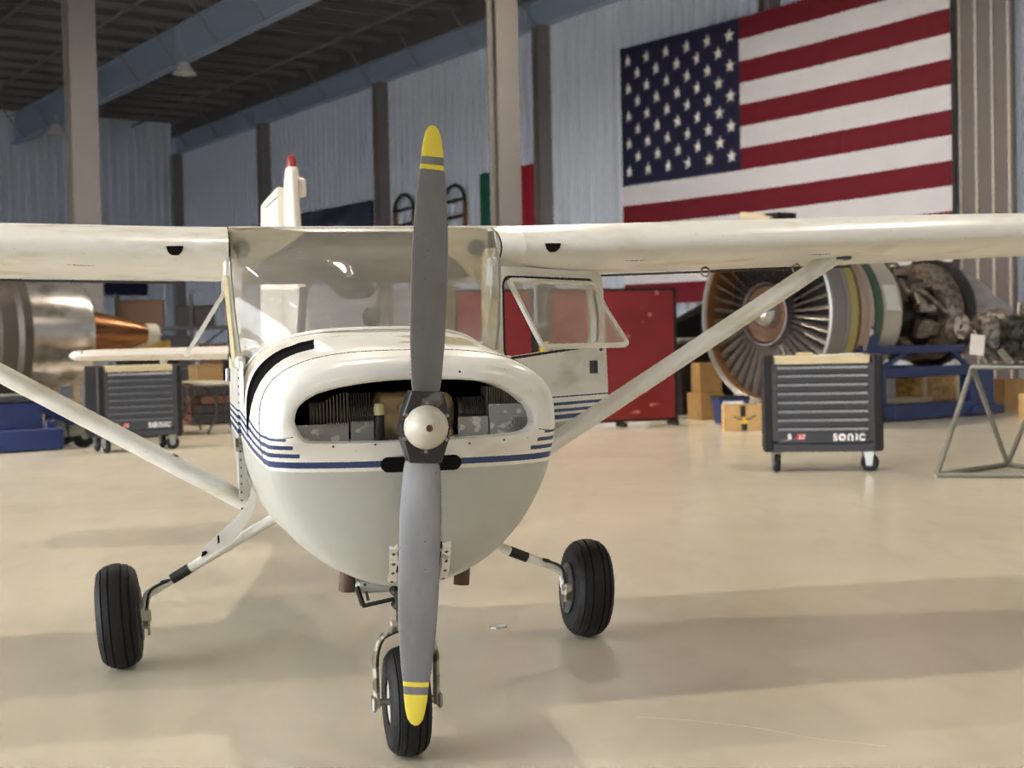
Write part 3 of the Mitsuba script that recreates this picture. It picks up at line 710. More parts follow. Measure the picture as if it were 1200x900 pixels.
# engine seen through the cowl inlet
def U(x, v=0.22): return (x - 479.5) / 376.0
def Zp(y): return 1.236 - (y - 445) / 386.0
def eng(part, m, mat, smooth=False): return ap(f'engine__{part}', m, mat, smooth)
cc = m3.Manifold.batch_hull([m3.Manifold.sphere(0.03, 16).translate((x, y, z)) for x in (-0.085, 0.095) for y in (0.22, 0.72) for z in (1.03, 1.17)])
cm = cc.to_mesh(); eng('crankcase', trimesh.Trimesh(cm.vert_properties[:, :3], cm.tri_verts, process=False), 'm_crankcase', 35)
eng('crankcase_flange', cat(box(0.0, 0.20, 1.10, 0.10, 0.03, 0.15, 0.01), box(0.118, 0.24, 1.135, 0.02, 0.05, 0.07, 0.006)), 'm_crankcase')
eng('prop_shaft', xf(lathe([(0, 0.20), (0.055, 0.20), (0.055, 0.14), (0.04, 0.13), (0.04, 0), (0, 0)], 24), frame((0, 0.22, 1.107), V(1, 0, 0), V(0, 0, 1), V(0, -1, 0))), 'm_steel', 35)
def finset(u0, u1, z0, z1, v, n, depth=0.10, th=0.0028, arch=False):
    ms = []
    for i, u in enumerate(np.linspace(u0, u1, n)):
        k = 1.0 if not arch else 1 - 0.55 * ((i + 0.5) / n if arch > 0 else 1 - (i + 0.5) / n) ** 2
        h = (z1 - z0) * k; ms.append(box(u, v + depth / 2, z0 + h / 2, th, depth, h))
    return cat(ms)
eng('cylinder', cat(finset(U(366), U(405), 1.095, 1.205, 0.235, 11, arch=-1), xf(lathe([(0, 0), (0.05, 0), (0.05, 0.20), (0, 0.20)], 24), frame((-0.31, 0.31, 1.13), V(0, 0, 1), V(0, 1, 0), V(1, 0, 0)))), 'm_cylinder_fin')
eng('cylinder', cat(finset(U(407), U(431), 1.11, 1.20, 0.255, 9), finset(U(541), U(566), 1.12, 1.18, 0.255, 11)), 'm_dark_grey')
eng('cylinder', cat(finset(U(568), U(606), 1.12, 1.212, 0.225, 14, arch=1), xf(lathe([(0, 0), (0.05, 0), (0.05, 0.20), (0, 0.20)], 24), frame((0.15, 0.31, 1.13), V(0, 0, 1), V(0, 1, 0), V(1, 0, 0)))), 'm_cylinder_fin')
for (x0, x1, y0, y1) in ((345, 405, 493, 522), (407, 434, 491, 522), (531, 567, 489, 514), (568, 624, 475, 514)):
    eng('baffle', box((U(x0) + U(x1)) / 2, 0.208 if x0 != 531 else 0.204, (Zp(y0) + Zp(y1)) / 2, U(x1) - U(x0), 0.006, Zp(y0) - Zp(y1), 0.002), 'm_baffle')
eng('baffle_fins', finset(U(380), U(404), 1.103, 1.116, 0.199, 10, 0.012, 0.0025), 'm_steel')
eng('baffle_fins', finset(U(410), U(432), 1.106, 1.12, 0.199, 8, 0.012, 0.0025), 'm_steel')
eng('oil_cooler', cat(finset(U(597), U(617), Zp(506), Zp(492), 0.190, 9, 0.018, 0.003), box((U(597) + U(617)) / 2, 0.206, Zp(499), 0.058, 0.008, 0.042)), 'm_steel')
eng('spark_lead', tube([(U(440), 0.20, 1.06), (U(440), 0.20, 1.135)], 0.016, 14), 'm_black', 40)
eng('spark_lead_cap', xf(lathe([(0, 0.035), (0.014, 0.034), (0.018, 0.02), (0.016, 0), (0, 0)], 16), tr(U(440), 0.20, 1.135)), 'm_tan_trim', 35)
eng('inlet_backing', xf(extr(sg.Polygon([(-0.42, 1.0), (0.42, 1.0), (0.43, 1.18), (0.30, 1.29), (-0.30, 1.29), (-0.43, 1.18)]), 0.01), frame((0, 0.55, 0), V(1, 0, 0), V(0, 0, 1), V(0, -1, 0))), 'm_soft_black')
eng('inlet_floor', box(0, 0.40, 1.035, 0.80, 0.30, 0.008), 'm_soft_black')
# small oval openings under the spinner, screws, latch strips, exhausts
for u0, u1 in ((-0.115, -0.030), (0.040, 0.128)):
    um = (u0 + u1) / 2; m = sg.LineString([(u0 + 0.022 - um, 0), (u1 - 0.022 - um, 0)]).buffer(0.0225, 12)
    F = on_nose(um, 0.990, -0.010)
    ap('cowling__oval_opening', xf(extr(m, 0.0145), F), 'm_soft_black', False)
for u in (-0.075, 0.088):
    secs = [on_nose(u + 0.001 * k, z, 0.003) for k, z in enumerate(np.linspace(0.745, 0.612, 9))]
    L_ = np.array([[F[:3, 3] - F[:3, 0] * 0.014, F[:3, 3] + F[:3, 0] * 0.014] for F in secs])
    ap('cowling__latch_strip', grid(L_), 'm_white_paint', 40)
    for F in secs[2::2]:
        ap('cowling__screw', xf(lathe([(0, 0.003), (0.004, 0.0028), (0.006, 0)], 10), F), 'm_rust', 40)
    i_ = 0.016 if u < 0 else -0.016
    S = [on_nose(u + i_ * 1.15, z, 0.0025)[:3, 3] for z in np.linspace(0.745, 0.63, 9)]
    ap('cowling__slot', grid(np.array([[p - V(0.004, 0, 0), p + V(0.004, 0, 0)] for p in S])), 'm_soft_black', 40)
for (u, z) in ((-0.255, 1.05), (0.262, 1.052), (-0.40, 1.07), (0.155, 1.045), (-0.13, 1.052), (0.13, 1.262)):
    ap('cowling__screw', xf(lathe([(0, 0.0015), (0.003, 0.001), (0.0038, 0)], 8), on_nose(u, z, 0.0005)), 'm_dark_grey', 40)
for u, z in ((-0.176, 0.53), (0.212, 0.532)):
    ap('exhaust_pipe', xf(lathe([(0.0, 0.10), (0.022, 0.10), (0.022, 0.0), (0.027, 0.0), (0.027, 0.12), (0, 0.12)], 20), tr(u, 0.62, z) @ rot([0, 1, 0], 4)), 'm_rust', 35)
ap('cowl_exit_panel', box(-0.04, 0.66, 0.552, 0.22, 0.30, 0.028, 0.008), 'm_livery', False)

# nose gear
WHP = [(0.062, -0.048), (0.075, -0.050), (0.080, -0.062), (0.098, -0.068), (0.125, -0.069), (0.150, -0.064), (0.163, -0.053), (0.167, -0.0475), (0.1635, -0.0462), (0.1650, -0.0425), (0.1715, -0.0410), (0.1765, -0.0235), (0.1718, -0.0222), (0.1722, -0.0182), (0.1785, -0.0170), (0.180, 0)]
def tyre(prof, R, scale_w, groove):
    p = np.array(prof); half = [tuple(x) for x in p]
    return half + [(r, -h) for r, h in reversed(half[:-1])]
def wheel(key, centre, R, Wd, camber, bolts=True):
    kR, kW = R / 0.180, Wd / 0.138
    ty = lathe([(r * kR, h * kW) for r, h in tyre(WHP, R, 1, 1)], 56, axis='x')
    M = PLANE @ tr(*centre) @ rot([0, 1, 0], camber)
    add(f'{AP}__{key}__tyre', ty, 'm_rubber', 28, M)
    rim = [(0.0, -0.030), (0.018, -0.034), (0.020, -0.046), (0.030, -0.046), (0.034, -0.026), (0.052, -0.026), (0.058, -0.050), (0.066, -0.056), (0.068, -0.050), (0.066, 0.050), (0.068, 0.056), (0.058, 0.050), (0.052, 0.026), (0.034, 0.026), (0.030, 0.046), (0.020, 0.046), (0.018, 0.034), (0.0, 0.030)]
    add(f'{AP}__{key}__rim', lathe([(r * kR * 1.12, h * kW) for r, h in rim], 36, axis='x'), 'm_inside_white' if key.startswith('nose') else 'm_steel', 30, M)
    return M
wheel('nose_wheel', (-0.002, 0.50, 0.180), 0.180, 0.132, 0)
for s, uc in ((-1, -0.998), (1, 1.062)):
    key = 'main_wheel' if s < 0 else 'main_wheel_001'
    M = wheel(key, (uc, 2.12, 0.2225), 0.2225, 0.172, 3.5 * (-s) * -1)
    add(f'{AP}__{key}__brake_disc', lathe([(0.03, -0.004), (0.115, -0.004), (0.115, 0.004), (0.03, 0.004), (0.03, -0.004)], 32, axis='x'), 'm_dark_grey', 30, M @ tr(-s * 0.090, 0, 0))
    add(f'{AP}__{key}__brake_caliper', cat(box(-s * 0.105, -0.075, -0.01, 0.045, 0.05, 0.085, 0.008), box(-s * 0.125, -0.075, 0.0, 0.02, 0.035, 0.05, 0.006), tube([(-s * 0.12, -0.07, -0.05), (-s * 0.12, -0.07, -0.085)], 0.006, 8)), 'm_worn_steel', False, M)
    add(f'{AP}__{key}__axle', xf(lathe([(0, 0.02), (0.022, 0.02), (0.022, -0.10), (0, -0.10)], 18), frame((0, 0, 0), V(0, 0, 1), V(0, -s, 0) * 1, V(s, 0, 0))), 'm_worn_steel', 35, M)
    legp = smooth_path([(s * 0.27, 2.00, 0.66), (s * 0.50, 2.05, 0.528), (s * 0.70, 2.08, 0.415), (uc - s * 0.165, 2.10, 0.335), (uc - s * 0.118, 2.11, 0.30), (uc - s * 0.104, 2.12, 0.2325)], 8)
    leg = ap('landing_gear_leg', tube(legp, np.interp(np.arange(len(legp)), [0, len(legp) - 1], [0.024, 0.017]), 12), 'm_white_paint', 40)
    leg = leg.split('__')[1]
    ap(f'{leg}__black_tape', tube([legp[np.argmin(abs(abs(legp[:, 0]) - 0.695))], legp[np.argmin(abs(abs(legp[:, 0]) - 0.775))]], 0.0225, 12), 'm_black', 40)
    ap(f'{leg}__brake_hose', tube(smooth_path([legp[int(len(legp) * .58)] + V(0, -0.02, 0.02), (uc - s * 0.21, 2.06, 0.37), (uc - s * 0.135, 2.04, 0.335), (uc - s * 0.115, 2.045, 0.25)], 8), 0.006, 8), 'm_black', 40)
    # curved fairing sheet between belly and leg
    fo = smooth_path([(0.425, 0.84), (0.445, 0.72), (0.49, 0.645), (0.56, 0.58), (0.640, 0.512)], 6)
    fi = smooth_path([(0.40, 0.84), (0.418, 0.70), (0.44, 0.635), (0.475, 0.585), (0.50, 0.55)], 6)
    poly = np.vstack([fo, [(0.650, 0.462)], [(0.52, 0.532)], fi[::-1]])
    fm = extr(sg.Polygon([(x, z) for x, z in poly]).buffer(0), 0.012)
    ap(f'{leg}__fairing', xf(fm, frame((0, 1.99, 0), V(s, 0, 0), V(0, 0, 1), np.cross(V(s, 0, 0), V(0, 0, 1)))), 'm_white_paint', False)
    ch = [sg.Polygon([(0.632, 0.500), (0.646, 0.497), (0.651, 0.475), (0.633, 0.483), (0.622, 0.493)]), sg.Polygon([(0.575, 0.567), (0.583, 0.560), (0.581, 0.527), (0.573, 0.533)])]
    ap(f'{leg}__worn_patch', xf(cat([extr(c.buffer(0), 0.004) for c in ch]), frame((0, 1.976 if s < 0 else 1.9765, 0), V(s, 0, 0), V(0, 0, 1), np.cross(V(s, 0, 0), V(0, 0, 1)))), 'm_soft_black', False)
ng = 'nose_gear'
ap(f'{ng}__strut', xf(lathe([(0, 0.22), (0.030, 0.22), (0.030, 0.10), (0.021, 0.095), (0.021, 0.0), (0, 0.0)], 24), tr(0, 0.50, 0.41) @ rot([1, 0, 0], 0)), 'm_steel', 35)
arch = smooth_path([(-0.098, 0.50, 0.165), (-0.100, 0.50, 0.26), (-0.098, 0.50, 0.335), (-0.078, 0.50, 0.390), (-0.035, 0.50, 0.414), (0.0, 0.50, 0.418), (0.035, 0.50, 0.414), (0.078, 0.50, 0.390), (0.098, 0.50, 0.335), (0.100, 0.50, 0.26), (0.098, 0.50, 0.165)], 6)
secs = []
for i, p in enumerate(arch):
    t = np.gradient(arch, axis=0)[i]; t /= np.linalg.norm(t); nn = np.cross(t, V(0, 1, 0))
    w = np.linspace(0, 2 * np.pi, 12, endpoint=False); secs.append(p + 0.011 * np.cos(w)[:, None] * nn + 0.021 * np.sin(w)[:, None] * V(0, 1, 0))
ap(f'{ng}__fork', loft(secs), 'm_worn_steel', 40)
ap(f'{ng}__axle', tube([(-0.112, 0.50, 0.18), (0.112, 0.50, 0.18)], 0.012, 12), 'm_steel', 40)
ap(f'{ng}__axle_nut', cat(box(-0.108, 0.50, 0.178, 0.016, 0.05, 0.05, 0.006)), 'm_steel', False)
ap(f'{ng}__axle_nut', cat(box(0.108, 0.50, 0.178, 0.016, 0.05, 0.05, 0.006)), 'm_steel', False)
ap(f'{ng}__torque_link', cat(bar((-0.012, 0.465, 0.44), (-0.012, 0.43, 0.49), 0.05, 0.012), bar((-0.012, 0.465, 0.545), (-0.012, 0.43, 0.49), 0.05, 0.012), box(-0.03, 0.46, 0.445, 0.05, 0.03, 0.022, 0.006)), 'm_worn_steel', False)
ap(f'{ng}__steering_rod', tube(smooth_path([(-0.155, 0.50, 0.565), (-0.138, 0.49, 0.505)], 2), 0.009, 8), 'm_black', 40)
ap(f'{ng}__steering_rod', tube([(-0.140, 0.49, 0.502), (-0.09, 0.48, 0.512), (-0.02, 0.475, 0.525)], 0.007, 8), 'm_black', 40)
ap(f'{ng}__steering_rod', tube([(-0.128, 0.52, 0.57), (-0.118, 0.51, 0.515)], 0.005, 8), 'm_dark_grey', 40)
ap(f'{ng}__collar', cat(box(-0.01, 0.495, 0.545, 0.075, 0.07, 0.03, 0.01), box(-0.015, 0.48, 0.50, 0.06, 0.06, 0.022, 0.008)), 'm_black', False)

# tail: stabiliser, fin, deflected rudder, red beacon
for s in (-1, 1):
    def sring(u, c, v, z, t=0.09):
        a = naca(c, 0.0, 0.4, t); return np.stack([np.full(len(a), s * u), v + a[:, 0], z + a[:, 1]], -1)
    key = ap('horizontal_stabiliser', loft([sring(0.03, 1.12, 5.46, 1.325), sring(1.30, 0.86, 5.60, 1.328), sring(1.42, 0.78, 5.63, 1.328), sring(1.47, 0.68, 5.69, 1.328), sring(1.50, 0.4, 5.85, 1.328, 0.06)]), 'm_tail_white', 40)
    hn = key.split('__')[1]
    ap(f'{hn}__seam', tube([(s * 1.40, 5.70, 1.362), (s * 1.40, 5.64, 1.345), (s * 1.40, 5.632, 1.328), (s * 1.40, 5.64, 1.31)], 0.003, 6), 'm_dark_grey', 40)
    ap(f'{hn}__bracket', box(s * 0.88, 5.86, 1.275, 0.05, 0.12, 0.03, 0.008), 'm_tail_white', False)
def fring(v, c, z, t=0.11, defl=0.0, full=True, x0=0.0, x1=1.0):
    a = naca(c, 0.0, 0.4, t); return np.stack([a[:, 1], v + a[:, 0], np.full(len(a), z)], -1)
ap('vertical_fin', loft([fring(4.85, 1.5, 1.25, 0.10), fring(5.12, 1.18, 1.75, 0.115), fring(5.32, 0.86, 2.20, 0.125), fring(5.40, 0.74, 2.40, 0.13), fring(5.42, 0.70, 2.50, 0.13), fring(5.46, 0.6, 2.535, 0.08)]), 'm_tail_white', 40)
def rudder():
    secs = []
    for z, v0, c, t, sl in ((1.30, 5.98, 0.56, 0.10, 0), (1.75, 6.00, 0.52, 0.10, 0), (2.1, 6.02, 0.47, 0.095, 0), (2.49, 6.04, 0.43, 0.09, 0.09)):
        x = np.linspace(0, 1, 12); th = t * np.sqrt(1 - 0.85 * x) * 0.5
        secs.append(np.vstack([np.stack([th, x * c, z - sl * x], -1), np.stack([-th[::-1], x[::-1] * c, z - sl * x[::-1]], -1)]) + V(0, v0 - 5.98, 0))
    return loft(secs)
ap('vertical_fin__rudder', xf(rudder(), rot([0, 0, 1], 17), tr(-0.01, 5.98, 0)), 'm_tail_white', 40)
ap('vertical_fin__rudder_horn', xf(loft([fring(0, 0.34, 0.0, 0.30), fring(0.0, 0.34, 0.11, 0.30), fring(0.04, 0.24, 0.13, 0.2)]), rot([0, 0, 1], 17), tr(0.085, 5.72, 2.40)), 'm_tail_white', 40)
ap('vertical_fin__beacon', xf(lathe([(0, 0.085), (0.018, 0.08), (0.030, 0.06), (0.034, 0.0), (0, 0)], 24), tr(0.012, 5.70, 2.59)), 'm_red_glass', 40)
ap('vertical_fin__beacon_base', xf(lathe([(0, 0.09), (0.034, 0.09), (0.046, 0.07), (0.052, 0.0), (0, 0)], 24), tr(0.012, 5.70, 2.50)), 'm_tail_white', 35)
for pts in ([(-0.036, 0.24, 1.75), (-0.030, 0.30, 2.37)], [(-0.047, 0.06, 2.42), (-0.028, 0.36, 2.37)]):
    ap('vertical_fin__panel_line', xf(tube(pts, 0.004, 6), rot([0, 0, 1], 17), tr(-0.01, 5.98, 0)), 'm_dark_grey', 40)
CURRENT[0] = np.eye(4)
#@@THINGS
# ------------------------------------------------------------------ flags and things on the flag wall
pr('flag_red', lin(112, 20, 36), 0.8, sheen=0.3); pr('flag_white', lin(226, 222, 226), 0.8); pr('flag_blue', lin(30, 30, 62), 0.8, sheen=0.3); pr('star_white', lin(240, 236, 226), 0.75)
pr('flag_green', lin(26, 92, 72), 0.8); pr('flag_red2', lin(158, 32, 44), 0.8)
FW0, FW1, FZ0, FZ1 = 27.75, 17.6, 2.33, 8.93
def cloth(wa, wb, za, zb, off=0.0, nx=60, nz=6, base=23.84, amp=0.014):
    P = []
    for w in np.linspace(wa, wb, nx):
        row = []
        for z in np.linspace(za, zb, nz):
            n = base - off + amp * math.sin(w * 17.45) + 0.012 * math.sin(w * 3.1 + z * 0.6)
            row.append(hw(w, n, z - 0.05 * math.sin(math.pi * (w - FW0) / (FW1 - FW0)) * (1 if base < 23.9 else 0)))
        P.append(row)
    P = np.array(P); return P
def cloth_mesh(*a, **k):
    P = cloth(*a, **k); Q = P + ND * 0.006
    return cat(grid(P), grid(Q, flip=True), grid(np.stack([P[:, 0], Q[:, 0]])), grid(np.stack([P[:, -1], Q[:, -1]])), grid(np.stack([P[0], Q[0]])), grid(np.stack([P[-1], Q[-1]])))
FLAG = thing('national_flag', 'huge red and white striped flag with white stars on navy blue hung on the wall', 'flag')
sh = (FZ1 - FZ0) / 13; wc = 23.5
for i in range(13):
    zt = FZ1 - i * sh
    add(f'{FLAG}__stripe', cloth_mesh(wc if i < 7 else FW0, FW1, zt - sh, zt, nx=50), 'm_flag_red' if i % 2 == 0 else 'm_flag_white', 35)
add(f'{FLAG}__canton', cloth_mesh(FW0, wc, FZ1 - 7 * sh, FZ1, nx=40, nz=16), 'm_flag_blue', 35, label='navy blue field with white stars')
add(f'{FLAG}__hem', cloth_mesh(FW0 + 0.09, FW0, FZ0 + 1.2, FZ1, nx=3, nz=16), 'm_flag_white', 35)
st = []
for k in range(10):
    r = 0.172 if k % 2 == 0 else 0.069; a = math.pi / 2 + k * math.pi / 5; st.append((r * math.cos(a), r * math.sin(a)))
star = mikit.ply(extr(st, 0.008), 'm_star_white')
cw, chh = FW0 - wc, 7 * sh
for r in range(9):
    for c in range(6 if r % 2 == 0 else 5):
        s_ = (0.30 + c * 0.735 + (0.3675 if r % 2 else 0)); z = FZ1 - 0.36 - r * (chh - 0.72) / 8
        w = FW0 - s_
        z -= 0.05 * math.sin(math.pi * (w - FW0) / (FW1 - FW0))
        n = 23.84 + 0.014 * math.sin(w * 17.45) + 0.012 * math.sin(w * 3.1 + z * 0.6) - 0.006
        add(f'{FLAG}__star', star, None, M=frame(hw(w, n, z), -WD, V(0, 0, 1), -ND))
f2 = thing('tricolour_flag', 'green, white and red vertical banner partly hidden behind the steel column', 'flag')
for i, (a, b, m) in enumerate(((34.75, 33.7, 'm_flag_green'), (33.7, 32.75, 'm_flag_white'), (32.75, 31.72, 'm_flag_red2'))):
    add(f'{f2}__panel', cloth_mesh(a, b, 4.3, 6.5, nx=14, base=24.22, amp=0.02), m, 35)
def art_color(p, n, uv):
    w = p.x * WD[0] + p.y * WD[1]; x = (46.3 - w) / 5.1; z = (p.z - 3.7) / 2.6
    c = mix((0.018, 0.026, 0.05), (0.05, 0.07, 0.10), smoothstep(0.3, 0.75, fbm(x * 5, z * 4, 1, 3)))
    swoop = dr.exp(-dr.square((z - 0.65 - 0.9 * (0.55 - x) * dr.abs(x - 0.55) * 4 - 0.1 * fbm(x * 9, z * 3, 0, 2)) / 0.07)) * smoothstep(0.35, 0.5, x) * smoothstep(0.8, 0.62, x)
    return mix(c, (0.18, 0.24, 0.28), swoop)
pr('art', proc(art_color), 0.4)
a_ = thing('wall_banner', 'wide dark blue picture banner on the wall right of the tail fin', 'picture')
add(f'{a_}__print', box(0, 0, 0, 5.1, 0.03, 2.6), 'm_art', False, frame(hw(43.75, 24.25, 5.0), -WD, -ND, V(0, 0, 1)))
for bx in ((0, 1.31, 5.2, 0.05), (0, -1.31, 5.2, 0.05), (2.58, 0, 0.05, 2.6), (-2.58, 0, 0.05, 2.6)):
    add(f'{a_}__frame', box(bx[0], 0.01, bx[1], bx[2], 0.06, bx[3]), 'm_black', False, frame(hw(43.75, 24.25, 5.0), -WD, -ND, V(0, 0, 1)))
pr('sled_wood', proc(lambda p, n, uv: mix(lin(150, 100, 48), lin(104, 64, 30), fbm(p.x * 8, p.y * 8, p.z * 2, 3))), 0.5)
def sled(w, lb):
    k = thing('wooden_sled', lb, 'sled'); M = frame(hw(w, 24.22, 0), -WD, -ND, V(0, 0, 1))
    for s in (-1, 1):
        add(f'{k}__runner', bar((s * 0.58, 0.05, 3.6), (s * 0.58, 0.05, 5.75), 0.14, 0.09, ch=0.02), 'm_sled_wood', False, M)
    arch = [(0.60 * math.cos(a), 0.05, 5.75 + 0.55 * math.sin(a)) for a in np.linspace(0, math.pi, 15)]
    add(f'{k}__arch', tube(arch, 0.055, 8), 'm_black', 40, M)
    for z in (4.2, 4.75, 5.3, 5.8):
        add(f'{k}__rung', tube([(-0.58, 0.06, z), (0.58, 0.06, z + 0.05)], 0.05, 8), 'm_black', 40, M)
    return k
sled(39.05, 'brown wooden sled with black rungs hung on the wall left of the propeller')
sled(36.1, 'brown wooden sled with black rungs hung on the wall right of the propeller')
k = thing('wall_heater', 'pale grey box heater on the wall just left of the tail fin', 'heater')
add(f'{k}__case', box(0, 0.25, 5.4, 2.0, 0.5, 0.8, 0.05), 'm_lamp_body', False, frame(hw(51.6, 24.27, 0), -WD, -ND, V(0, 0, 1)))
add(f'{k}__louvre', box(0, 0.51, 5.3, 1.6, 0.03, 0.4), 'm_dark_grey', False, frame(hw(51.6, 24.27, 0), -WD, -ND, V(0, 0, 1)))
k = thing('dark_sign', 'small dark blue sign on the far wall above the copper exhaust cone', 'sign')
add(f'{k}__board', box(0, 0.03, 4.05, 1.9, 0.05, 0.55), 'm_flag_blue', False, frame(hw(57.6, 21.75, 0), ND, -WD, V(0, 0, 1)))

# ------------------------------------------------------------------ drawer tool carts
pr('maple', proc(lambda p, n, uv: mix(lin(222, 206, 172), lin(200, 182, 146), fbm(p.x * 4, p.y * 30, p.z * 30, 3))), 0.45)
pr('sign_white', lin(240, 240, 240), 0.5); pr('sign_red', lin(196, 36, 40), 0.5)
scene_paper = pr('paper', lin(236, 234, 230), 0.7)
cardboard = pr('cardboard', proc(lambda p, n, uv: mix(lin(196, 158, 104), lin(178, 140, 90), fbm(p.x * 9, p.y * 9, p.z * 9, 3))), 0.75)
CART = thing('tool_cart', 'charcoal drawer tool cart with wooden top standing before the large fan engine', 'tool cart')
CM = place(3.10, 13.98, 0, -9)
def cart(part, m, mat, smooth=False): return add(f'{CART}__{part}', m, mat, smooth, CM)
W2, DEP = 0.59, 0.56
cart('body', cat(box(0, DEP / 2 + 0.02, 0.66, 1.05, DEP - 0.05, 0.84)), 'm_charcoal')
cart('base_rail', box(0, DEP / 2, 0.245, 1.06, DEP, 0.085, 0.008), 'm_charcoal')
for s in (-1, 1):
    cart('corner_post', box(s * (W2 - 0.052), DEP / 2, 0.69, 0.104, DEP + 0.03, 0.97, 0.02), 'm_black')
    cart('front_frame', box(s * 0.472, 0.008, 0.70, 0.062, 0.03, 0.78, 0.004), 'm_charcoal')
cart('worktop', box(0, DEP / 2, 1.125, 0.93, DEP - 0.01, 0.085, 0.006), 'm_maple')
hz = [1.060, 0.977, 0.888, 0.80, 0.71, 0.62, 0.533, 0.444]
for i, z in enumerate(hz):
    zb = hz[i + 1] + 0.008 if i + 1 < len(hz) else 0.29
    dk = cart('drawer', box(0, 0.006, (z + zb) / 2, 0.88, 0.03, z - zb - 0.006, 0.003), 'm_charcoal')
    h = extr([(-0.018, -0.014), (0.012, -0.014), (0.012, 0.012), (0.004, 0.012), (-0.008, 0.0)], 0.88)
    add(f'{dk}__pull', xf(h, frame((-0.44, -0.010, z - 0.010), V(0, 1, 0), V(0, 0, 1), V(1, 0, 0))), 'm_charcoal_light', False, CM)
def glyph(shape, x, z, mat, y=-0.0105, d=0.003):
    return xf(extr(shape, d), frame((x, y, z), V(1, 0, 0), V(0, 0, 1), V(0, -1, 0)))
def strokes(lines, r): return sg.MultiLineString(lines).buffer(r, 6) if len(lines) > 1 else sg.LineString(lines[0]).buffer(r, 6)
h_, w_ = 0.074, 0.056
arc = lambda cx, cy, r, a0, a1, n=14: [(cx + r * math.cos(math.radians(a)), cy + r * math.sin(math.radians(a))) for a in np.linspace(a0, a1, n)]
gl = [('S', strokes([arc(0.028, 0.053, 0.014, 30, 250)[:] + [(0.030, 0.038)] + arc(0.028, 0.021, 0.014, 70, -150)], 0.0085)),
      ('O', sg.Point(0.034, 0.037).buffer(0.037, 16).difference(sg.Point(0.034, 0.037).buffer(0.0165, 12))),
      ('N', strokes([[(0.012, 0.008), (0.012, 0.045)] + arc(0.032, 0.045, 0.020, 180, 0) + [(0.052, 0.045), (0.052, 0.008)]], 0.0085)),
      ('I', strokes([[(0.012, 0.008), (0.012, 0.066)]], 0.0085)),
      ('C', strokes([arc(0.036, 0.037, 0.0275, 50, 310, 20)], 0.0090))]
x0 = 0.09
cursor = 0.092
ks = []
for (nm, g_), adv in zip(gl, (0.061, 0.082, 0.079, 0.034, 0.07)):
    ks.append(glyph(g_, cursor, 0.312, None)); 
    if nm == 'O': redx = cursor + 0.034
    add(f'{CART}__lettering', glyph(g_, cursor, 0.312, None), 'm_sign_white', False, CM); cursor += adv
add(f'{CART}__lettering_dot', glyph(sg.Point(0, 0).buffer(0.011, 12), redx, 0.349, None), 'm_sign_red', False, CM)
add(f'{CART}__emblem', glyph(sg.Polygon([(-0.44, 0), (-0.36, 0.004), (-0.30, 0.014), (-0.26, 0.030), (-0.33, 0.012), (-0.40, 0.012)]), 0.02, 0.314, None), 'm_aluminium', False, CM)
add(f'{CART}__emblem', xf(glyph(strokes([arc(0.018, 0.040, 0.012, 20, 250) + arc(0.016, 0.018, 0.012, 70, -150)], 0.0065), -0.345, 0.330, None)), 'm_sign_white', False, CM)
add(f'{CART}__emblem', glyph(sg.Polygon([(0, 0), (0.085, 0), (0.098, 0.056), (0.013, 0.056)]), -0.268, 0.330, None), 'm_sign_red', False, CM)
t12 = meshkit.text_mesh('12', 0.042, 0.002, True)
add(f'{CART}__emblem', xf(t12, frame((-0.252, -0.0138, 0.337), V(1, 0, 0), V(0.2, 0, 0.98), V(0, -1, 0))), 'm_sign_white', False, CM)
wheel_m = lathe([(0.03, -0.022), (0.075, -0.024), (0.088, -0.014), (0.090, 0), (0.088, 0.014), (0.075, 0.024), (0.03, 0.022), (0.03, -0.022)], 28, axis='x')
disc_m = lathe([(0, 0.030), (0.036, 0.030), (0.036, -0.030), (0, -0.030)], 18, axis='x')
for sx in (-1, 1):
    for y in (0.07, DEP - 0.07):
        turn = tr(sx * 0.46, y, 0) @ rot([0, 0, 1], {(-1, 0.07): 14, (1, 0.07): 72}.get((sx, y), 5))
        cn = cart('caster', xf(wheel_m, turn @ tr(0, 0, 0.090)), 'm_rubber', 30)
        fork = cat(*[xf(extr([(-0.03, 0.06), (0.03, 0.06), (0.05, 0.19), (-0.05, 0.19)], 0.007), frame((k_, 0, 0), V(0, 1, 0), V(0, 0, 1), V(1, 0, 0))) for k_ in (-0.038, 0.031)], box(0, 0, 0.193, 0.09, 0.10, 0.012))
        add(f'{cn}__fork', xf(fork, turn), 'm_aluminium', False, CM)
        add(f'{cn}__hub', xf(disc_m, turn @ tr(0, 0, 0.090)), 'm_aluminium', 35, CM)
cart('push_handle', tube(smooth_path([(W2 + 0.0, 0.08, 0.50), (W2 + 0.035, 0.08, 0.52), (W2 + 0.04, 0.28, 0.52), (W2 + 0.035, 0.46, 0.52), (W2, 0.46, 0.50)], 5), 0.018, 10), 'm_black', 40)
copy_thing(CART, 'tool_cart', place(-5.05, 19.0, 0, 33), 'charcoal drawer tool cart with wooden top standing under the stabiliser at the left')
k = thing('paper_sheets', 'loose white papers lying on the wooden top of the near tool cart', 'papers', CM)
add(f'{k}__sheet', box(0.12, 0.2, 1.171, 0.40, 0.28, 0.006), 'm_paper', False, CM @ rot([0, 0, 1], 0))
add(f'{k}__sheet', box(0.30, 0.22, 1.178, 0.22, 0.30, 0.005), 'm_paper', False, CM)
k = thing('wood_block', 'small wooden block on the left of the near tool cart top', 'block')
add(k, box(-0.16, 0.2, 1.184, 0.16, 0.10, 0.03, 0.004), 'm_maple', False, CM)

